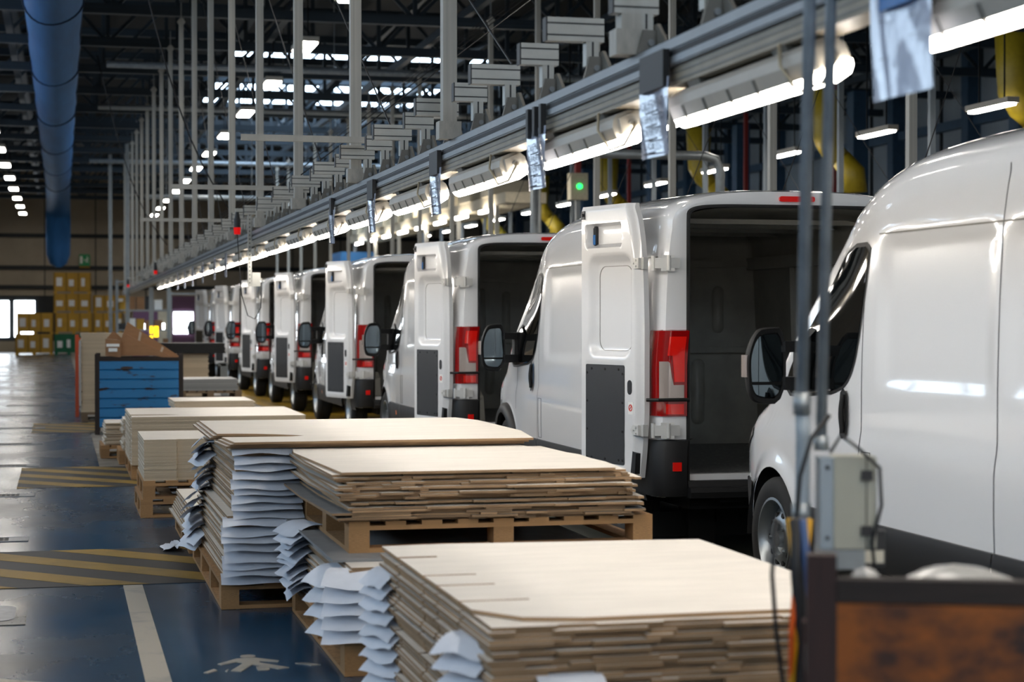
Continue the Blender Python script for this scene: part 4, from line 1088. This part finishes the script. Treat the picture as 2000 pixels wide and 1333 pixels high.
# bracing wires
for k in range(8):
    y = 9 + k * 3.42
    tag(MB().tube([(RX, y, 2.9), (RX + .1, y + 9, 7.2)], .006, 5).build('brace_wire', 'clip_black'), 'thin brace wire slanting from the rail up to the roof', 'wire', 'brace wires over the rail')
    tag(MB().tube([(RX - .05, y + 8, 2.95), (RX + 5.3, y + 8.6, 7.1)], .006, 5).build('brace_wire', 'clip_black'), 'thin brace wire slanting from the rail up to the roof', 'wire', 'brace wires over the rail')
for k in range(6):
    y = 16 + k * 5
    tag(MB().tube([(7.6, 15.62 + 3.42 * k, 2.7), (9.9, 17.1 + 3.42 * k, 7.3)], .006, 5).build('brace_wire', 'clip_black'), 'thin brace wire beyond the row of vans', 'wire', 'brace wires beyond the vans')
    tag(MB().tube([(13.0, 22.6 + 3.42 * k, 2.7), (10.6, 24.1 + 3.42 * k, 7.3)], .006, 5).build('brace_wire', 'clip_black'), 'thin brace wire beyond the row of vans', 'wire', 'brace wires beyond the vans')
for a, b in (((.75, 24, 7.2), (2.2, 24.5, 3.0)), ((.75, 40, 7.2), (2.2, 40, 3.2))):
    p = [Vector(a).lerp(Vector(b), t / 10) - Vector((0, 0, .7 * math.sin(math.pi * t / 10))) for t in range(11)]
    tag(MB().tube(p, .01, 5).build('slack_cable', 'cable_black', None, True), 'slack dark cable sagging from the roof to the rail', 'cable', 'slack cables')

# ------------------------------------------------------------------ HIGH BAY LAMPS
def bay_lamp(x, y, z, grp, label, first=None, w=.34, l=1.3, m='bay_glow'):
    if first: o = copy_tree(first); o.location = (x, y, z); o['label'] = label; o['group'] = grp; return o
    b = empty('ceiling_lamp', (x, y, z), 0, label, 'lamp', grp)
    MB().box(-w / 2, w / 2, -l / 2, l / 2, .0, .09).build('lamp_housing', 'lamp_body', b)
    MB().prism(rrect(-w / 2 + .02, w / 2 - .02, -l / 2 + .02, l / 2 - .02, .06), -.03, 0).build('lamp_diffuser', m, b)
    for yy in (-.4, .4): ubox('lamp_hanger', 'iron', -.01, .01, yy - .01, yy + .01, .09, 7.35 - z, b)
    return b
B0 = bay_lamp(4.25, 11, 6.5, 'lamps above the vans', 'bright ceiling lamp above the row of vans')
for k in list(range(-9, 0)) + list(range(1, 15)): bay_lamp(4.25, 11 + 5.5 * k, 6.5, 'lamps above the vans', 'bright ceiling lamp above the row of vans', B0)
for k in range(-9, 15): bay_lamp(-1.72, 11 + 5.5 * k, 6.5, 'lamps above the walkway', 'bright ceiling lamp above the blue walkway', B0)
B1 = bay_lamp(14.0, 26, 4.9, 'lamps in the next aisle', 'long ceiling lamp hung low in the next aisle', None, .2, 1.35)
for k in list(range(-9, 0)) + list(range(1, 12)): bay_lamp(14.0, 26 + 4.15 * k, 4.9, 'lamps in the next aisle', 'long ceiling lamp hung low in the next aisle', B1)
for k in range(12): bay_lamp(10.2, 20.6 + 3.3 * k, 4.95, 'lamps over the second line', 'long ceiling lamp over the second line beyond the vans', B1)

# ------------------------------------------------------------------ BLUE FABRIC DUCT
dt = empty('fabric_duct', (-.12, 0, 0), 0, 'long blue fabric duct hanging under the roof with a drooping end', 'air duct')
def duct_sec(y, zc, rx, rz): return [(rx * math.cos(R(a)), y, zc + rz * math.sin(R(a)) - .03 * math.sin(R(a * 2))) for a in range(0, 361, 15)]
dr = [duct_sec(y, 7.1 - .03 * (i % 2), .50 - .012 * (i % 3), .44 - .02 * (i % 2)) for i, y in enumerate([14 + 1.6 * k for k in range(40)])]
dr += [[(p[0], p[1], p[2]) for p in duct_sec(79, 6.9, .5, .45)]]
def droop(y, zc, ang, r): return [(r * math.cos(R(a)), y - .45 * math.sin(R(a)) * math.sin(R(ang)), zc + .45 * math.sin(R(a)) * math.cos(R(ang))) for a in range(0, 361, 15)]
dr += [droop(80.4, 6.5, 30, .5), droop(81.4, 5.9, 60, .52), droop(81.9, 5.1, 85, .52), droop(82.0, 4.4, 90, .5), droop(82.0, 4.0, 90, .36), droop(82.0, 3.85, 90, .12)]
MB().grid(dr).build('duct_skin', 'fabric_blue', dt, True)
for k in range(7):
    y = 24 + 8.5 * k; sm_ = MB(); sc1 = duct_sec(y, 7.1, .512, .452); sm_.tube(sc1, .016, 5, False); sm_.build('duct_seam', 'seam', dt)
for x in (-.5, .5):
    MB().tube([(x, 14, 7.22), (x, 78, 7.22)], .018, 5).build('duct_rope', 'seam', dt)

# ------------------------------------------------------------------ FAR CRATES, EXIT SIGN, CLUTTER
def crate(x, z, w, h, m, label, y=85.6, notes=True):
    c = empty('crate', (x, y, z), 0, label, 'crate', 'crates by the end wall')
    ubox('crate_body', m, 0, w, 0, 1.2, .1, h, c)
    for k in range(4): ubox('corner_batten', m if m != 'crate_yellow' else 'crate_line', k * (w - .05) / 3, k * (w - .05) / 3 + .05, -.02, 0, .1, h, c)
    for k in range(3): ubox('crate_foot', m, k * (w - .15) / 2, k * (w - .15) / 2 + .15, 0, 1.2, 0, .1, c)
    rnd = random.Random(int(x * 100 + z * 10))
    for k in range(3 if notes else 0):
        xx = .12 + k * w / 3; ubox('paper_note', 'sticker', xx, xx + rnd.uniform(.15, .28), -.03, -.015, h * .35, h * .35 + rnd.uniform(.25, .42), c)
    return c
crate(-2.02, 0, 1.65, .94, 'crate_yellow', 'yellow plywood crate on the floor by the window')
crate(-1.95, .94, 1.6, .95, 'crate_yellow', 'yellow plywood crate stacked by the window, top of two')
crate(-.30, 0, 1.25, .94, 'crate_green', 'green plywood crate at the bottom of the tall crate pile')
crate(-.28, .94, 1.65, .95, 'crate_yellow', 'yellow plywood crate resting on the green crate')
crate(-.34, 1.89, 1.65, .88, 'crate_yellow', 'yellow plywood crate second from the top of the tall pile')
crate(-.34, 2.77, 1.65, .95, 'crate_yellow', 'yellow plywood crate at the very top of the tall pile')
crate(1.40, .94, 1.3, .95, 'crate_yellow', 'yellow plywood crate right beside the tall pile, lower one')
crate(1.40, 1.89, 1.5, .8, 'crate_yellow', 'yellow plywood crate right beside the tall pile, upper one')
crate(1.40, 0, 1.4, .94, 'crate_yellow', 'yellow plywood crate on the floor beside the green crate')
ex = empty('exit_sign', (.85, YE - .1, 4.2), 0, 'green emergency exit sign with a running figure on the end wall', 'sign')
MB().box(0, .5, -.05, 0, 0, .56).build('sign_board', 'exit_green', ex)
MB().box(.04, .15, -.056, -.05, .12, .46).box(.22, .3, -.056, -.05, .26, .31).build('door_symbol', 'white', ex)
MB().tube([(.38, -.056, .42), (.38, -.05, .42)], .03, 8).bar((.38, -.053, .38), (.36, -.053, .25), .004, .05).bar((.36, -.053, .26), (.42, -.053, .16), .004, .03).bar((.36, -.053, .26), (.3, -.053, .17), .004, .03).bar((.37, -.053, .36), (.44, -.053, .31), .004, .025).build('running_figure', 'white', ex)
MB().box(0, .5, -.04, 0, -.1, -.02).build('sign_strip', 'crate_line', ex)
# wrapped stacks beside and behind the blue bin
def block_stack(x, y, w, l, z, n, t, m, label, film=False):
    s_ = empty('board_stack', (x, y, z), 0, label, 'board stack')
    for k in range(n):
        j = random.uniform(-.015, .015); ubox('board', m, j, w + j, 0, l, k * t, k * t + t * .82, s_)
    if film:
        MB().box(-.03, .0, -.02, l * .6, .1, n * t * .9).build('wrap_film', 'film', s_)
    return s_
pallet(.30, 29.8, .9, 1.2, 0, 'pallet_old', 'worn pallet under the film-wrapped stack behind the blue bin')
block_stack(.30, 29.8, .75, 1.1, .15, 48, .026, 'cream_edge', 'film-wrapped stack of brown boards behind the blue bin', True)
fr = empty('orange_frame', (.22, 31.3, 0), 0, 'orange steel frame standing behind the wrapped stack', 'frame')
for x in (0, .7): ubox('frame_post', 'orange_frame', x, x + .06, 0, .06, 0, 1.36, fr)
for z in (.4, .9, 1.25): ubox('frame_rail', 'orange_frame', 0, .76, .01, .05, z, z + .06, fr)
pallet(1.75, 28.6, .85, 1.1, 0, 'pallet_old', 'worn pallet at the bottom right of the blue bin')
block_stack(1.72, 28.6, .80, 1.1, .15, 10, .022, 'grey_sheet', 'low stack of grey boards right of the blue bin')
pallet(1.75, 28.6, .95, 1.1, .37, 'pallet_old', 'worn pallet in the middle of the load right of the blue bin')
block_stack(1.72, 28.6, .92, 1.1, .52, 9, .02, 'grey_sheet', 'grey boards on the upper pallet right of the blue bin')
pallet(1.6, 31.6, .9, 1.1, 0, 'pallet_old', 'worn pallet under the tall brown stack behind the blue bin')
block_stack(1.6, 31.6, .82, 1.1, .15, 34, .026, 'cream_edge', 'tall stack of brown boards behind the blue bin')
block_stack(1.2, 31.5, 1.5, 1.1, 1.04, 7, .025, 'rubber', 'stack of black sheets on top of the tall brown stack')
gp = empty('guard_post', (2.76, 32.5, 0), 0, 'grey steel guard post on the concrete beside the van line', 'guard post')
MB().box(-.06, .06, -.05, .05, 0, .84).box(-.10, .04, -.05, .05, .80, .86).build('post_tube', 'galv', gp); MB().box(-.12, .12, -.12, .12, 0, .02).build('base_plate', 'galv', gp)
# work bay at the far end of the rail
def rack(x, y, w, h, label, seed):
    rnd = random.Random(seed); r_ = empty('storage_rack', (x, y, 0), 0, label, 'rack', None)
    for a in (0, w):
        for d in (0, .8): ubox('rack_post', 'galv', a - .04, a + .04, d - .04, d + .04, 0, h, r_)
    for z in (.5, 1.2, 1.9, h - .1): ubox('rack_shelf', 'galv', 0, w, 0, .8, z, z + .05, r_)
    return r_
rack(1.9, 66, 1.8, 3.0, 'grey storage rack at the far end of the rail', 4); rack(4.2, 74, 1.6, 2.7, 'grey storage rack close to the end wall door', 9)
rnd = random.Random(3)
for k in range(16):
    z = (.55, 1.25, 1.95)[k % 3]; w = rnd.uniform(.25, .5); x = 2.0 + rnd.uniform(0, 1.2)
    x = 1.95 + (k // 3) * .31
    m = ('cardboard', 'dark_trim', 'crate_yellow', 'cardboard', 'white')[k % 5]
    o = ubox('storage_box', m, x, x + .27, 66.15, 66.65, z, z + rnd.uniform(.2, .5)); tag(o, ('brown', 'black', 'yellow', 'tan', 'white')[k % 5] + ' storage box on the grey rack at the end of the rail', 'box', 'boxes on the far rack')
for x, z, h in ((3.55, .9, .45), (3.42, .95, .2), (3.42, .72, .14)):
    pass
sl = empty('warning_light', (2.42, 52, 0), 0, 'tall grey post with bright yellow warning lights', 'warning light')
ubox('light_post', 'galv', -.06, .06, -.06, .06, 0, 2.5, sl); ubox('yellow_lens', 'yellow_glow', .07, .19, -.09, .0, 1.12, 1.42, sl); ubox('yellow_lens', 'yellow_glow', -.04, .03, -.09, -.06, 1.22, 1.42, sl); ubox('yellow_lens', 'yellow_glow', -.04, .03, -.09, -.06, 1.02, 1.16, sl)
for x, y, h in ((1.62, 64, 2.9), (2.05, 60, 3.2)): tag(MB().box(x - .06, x + .06, y - .06, y + .06, 0, 7.2).build('steel_column', 'galv'), 'slim grey steel column at the end of the rail', 'column', 'slim columns at the far end')
for k, (x, y, m) in enumerate(((2.6, 70, 'purple'), (5.9, 78, 'dark_trim'), (3.2, 72, 'machine_cream'))):
    c = empty('control_cabinet', (x, y, 0), 0, ('purple', 'black', 'cream')[k] + ' control cabinet near the end wall', 'cabinet')
    ubox('cabinet_body', m, 0, .9, 0, .6, .05, 1.9, c); ubox('cabinet_plinth', 'iron', .02, .88, .02, .58, 0, .05, c); ubox('cabinet_screen', 'day_glow', .25, .65, -.02, 0, 1.2, 1.45, c)

# ------------------------------------------------------------------ BEYOND THE VANS
def elbow(y, first=None):
    if first: o = copy_tree(first); o.location = (14.6, y, 0); return o
    e = empty('yellow_duct', (14.6, y, 0), 0, 'yellow bent ventilation duct hanging in the next aisle', 'duct', 'yellow ducts in the next aisle')
    MB().tube([(0, 0, 6.15), (0, 0, 6.1), (0, 0, 5.5), (0, 0, 5.2), (.1, -.06, 4.95), (.3, -.12, 4.75)], [.05, .30, .27, .25, .22, .2], 16).build('duct_pipe', 'duct_yellow', e, True)
    MB().tube([(.28, -.12, 4.77), (.5, -.2, 4.5), (.52, -.2, 4.1)], [.21, .24, .27], 16).build('duct_hood', 'duct_yellow', e, True)
    ubox('duct_hanger', 'iron', -.02, .02, -.02, .02, 6.1, 9.3, e); return e
e0 = elbow(26.4)
for k in range(1, 6): elbow(26.4 + 7.4 * k, e0)
ln = empty('overhead_gantry', (10.6, 0, 0), 0, 'cream overhead gantry with lamps above the second line', 'gantry')
MB().box(-.5, .5, 42, 66, 4.35, 4.6).build('gantry_beam', 'machine_cream', ln)
for k in range(9): ubox('gantry_box', 'machine_cream', -.55, .55, 43 + k * 2.6, 44.4 + k * 2.6, 4.6, 4.95, ln)
for k in range(8): ubox('gantry_lamp', 'bay_glow', -.62, -.55, 43 + k * 2.8, 44.3 + k * 2.8, 4.2, 4.28, ln)
for k in range(6): ubox('gantry_leg', 'post_white', -.5, -.4, 43 + k * 4.4, 43.1 + k * 4.4, 0, 4.35, ln)
mb = empty('blue_machine', (9.2, 62, 0), 0, 'blue machine cabin standing under the gantry', 'machine')
ubox('machine_cabin', 'machine_blue', 0, 1.2, 0, 2.5, 2.2, 3.9, mb); ubox('machine_base', 'iron', .1, 1.1, .1, 2.4, 0, 2.2, mb)
st = empty('signal_tower', (11.3, 40, 0), 0, 'machine post with a small green status light', 'signal tower')
ubox('tower_post', 'galv', -.05, .05, -.05, .05, 0, 4.3, st); ubox('tower_box', 'machine_cream', -.2, .2, -.15, .15, 4.3, 4.9, st); MB().tube([(0, -.15, 4.6), (0, -.18, 4.6)], .06, 10).build('green_light', 'green_glow', st); ubox('red_beacon', 'red_paint', -.06, .06, -.06, .06, 4.9, 5.2, st)
hp = empty('handrail', (8.2, 26, 0), 0, 'pale bent pipe rail behind the black-arched van', 'pipe rail')
MB().tube([(-1.5, 0, 4.05), (1.1, 0, 4.05), (1.28, 0, 4.0), (1.35, 0, 3.85), (1.35, 0, 0)], .07, 10).tube([(-1.5, 0, 4.05), (-1.5, 0, 0)], .07, 10).build('rail_pipe', 'galv', hp, True)
for k, (x, y) in enumerate(((19, 34), (19, 42), (19, 50), (19, 58), (19, 66))):
    tag(MB().box(x - .2, x + .2, y - .2, y + .2, 0, 7.2).build('building_column', 'column_blue'), 'thick dark blue building column in the far aisle', 'column', 'blue building columns')
for k, (x, y) in enumerate(((17.5, 40), (18, 47), (17.2, 55))):
    tag(MB().box(x - .05, x + .05, y - .05, y + .05, 0, 7.2).build('red_riser', 'red_paint'), 'red fire riser pipe standing in the far aisle', 'pipe', 'red riser pipes')
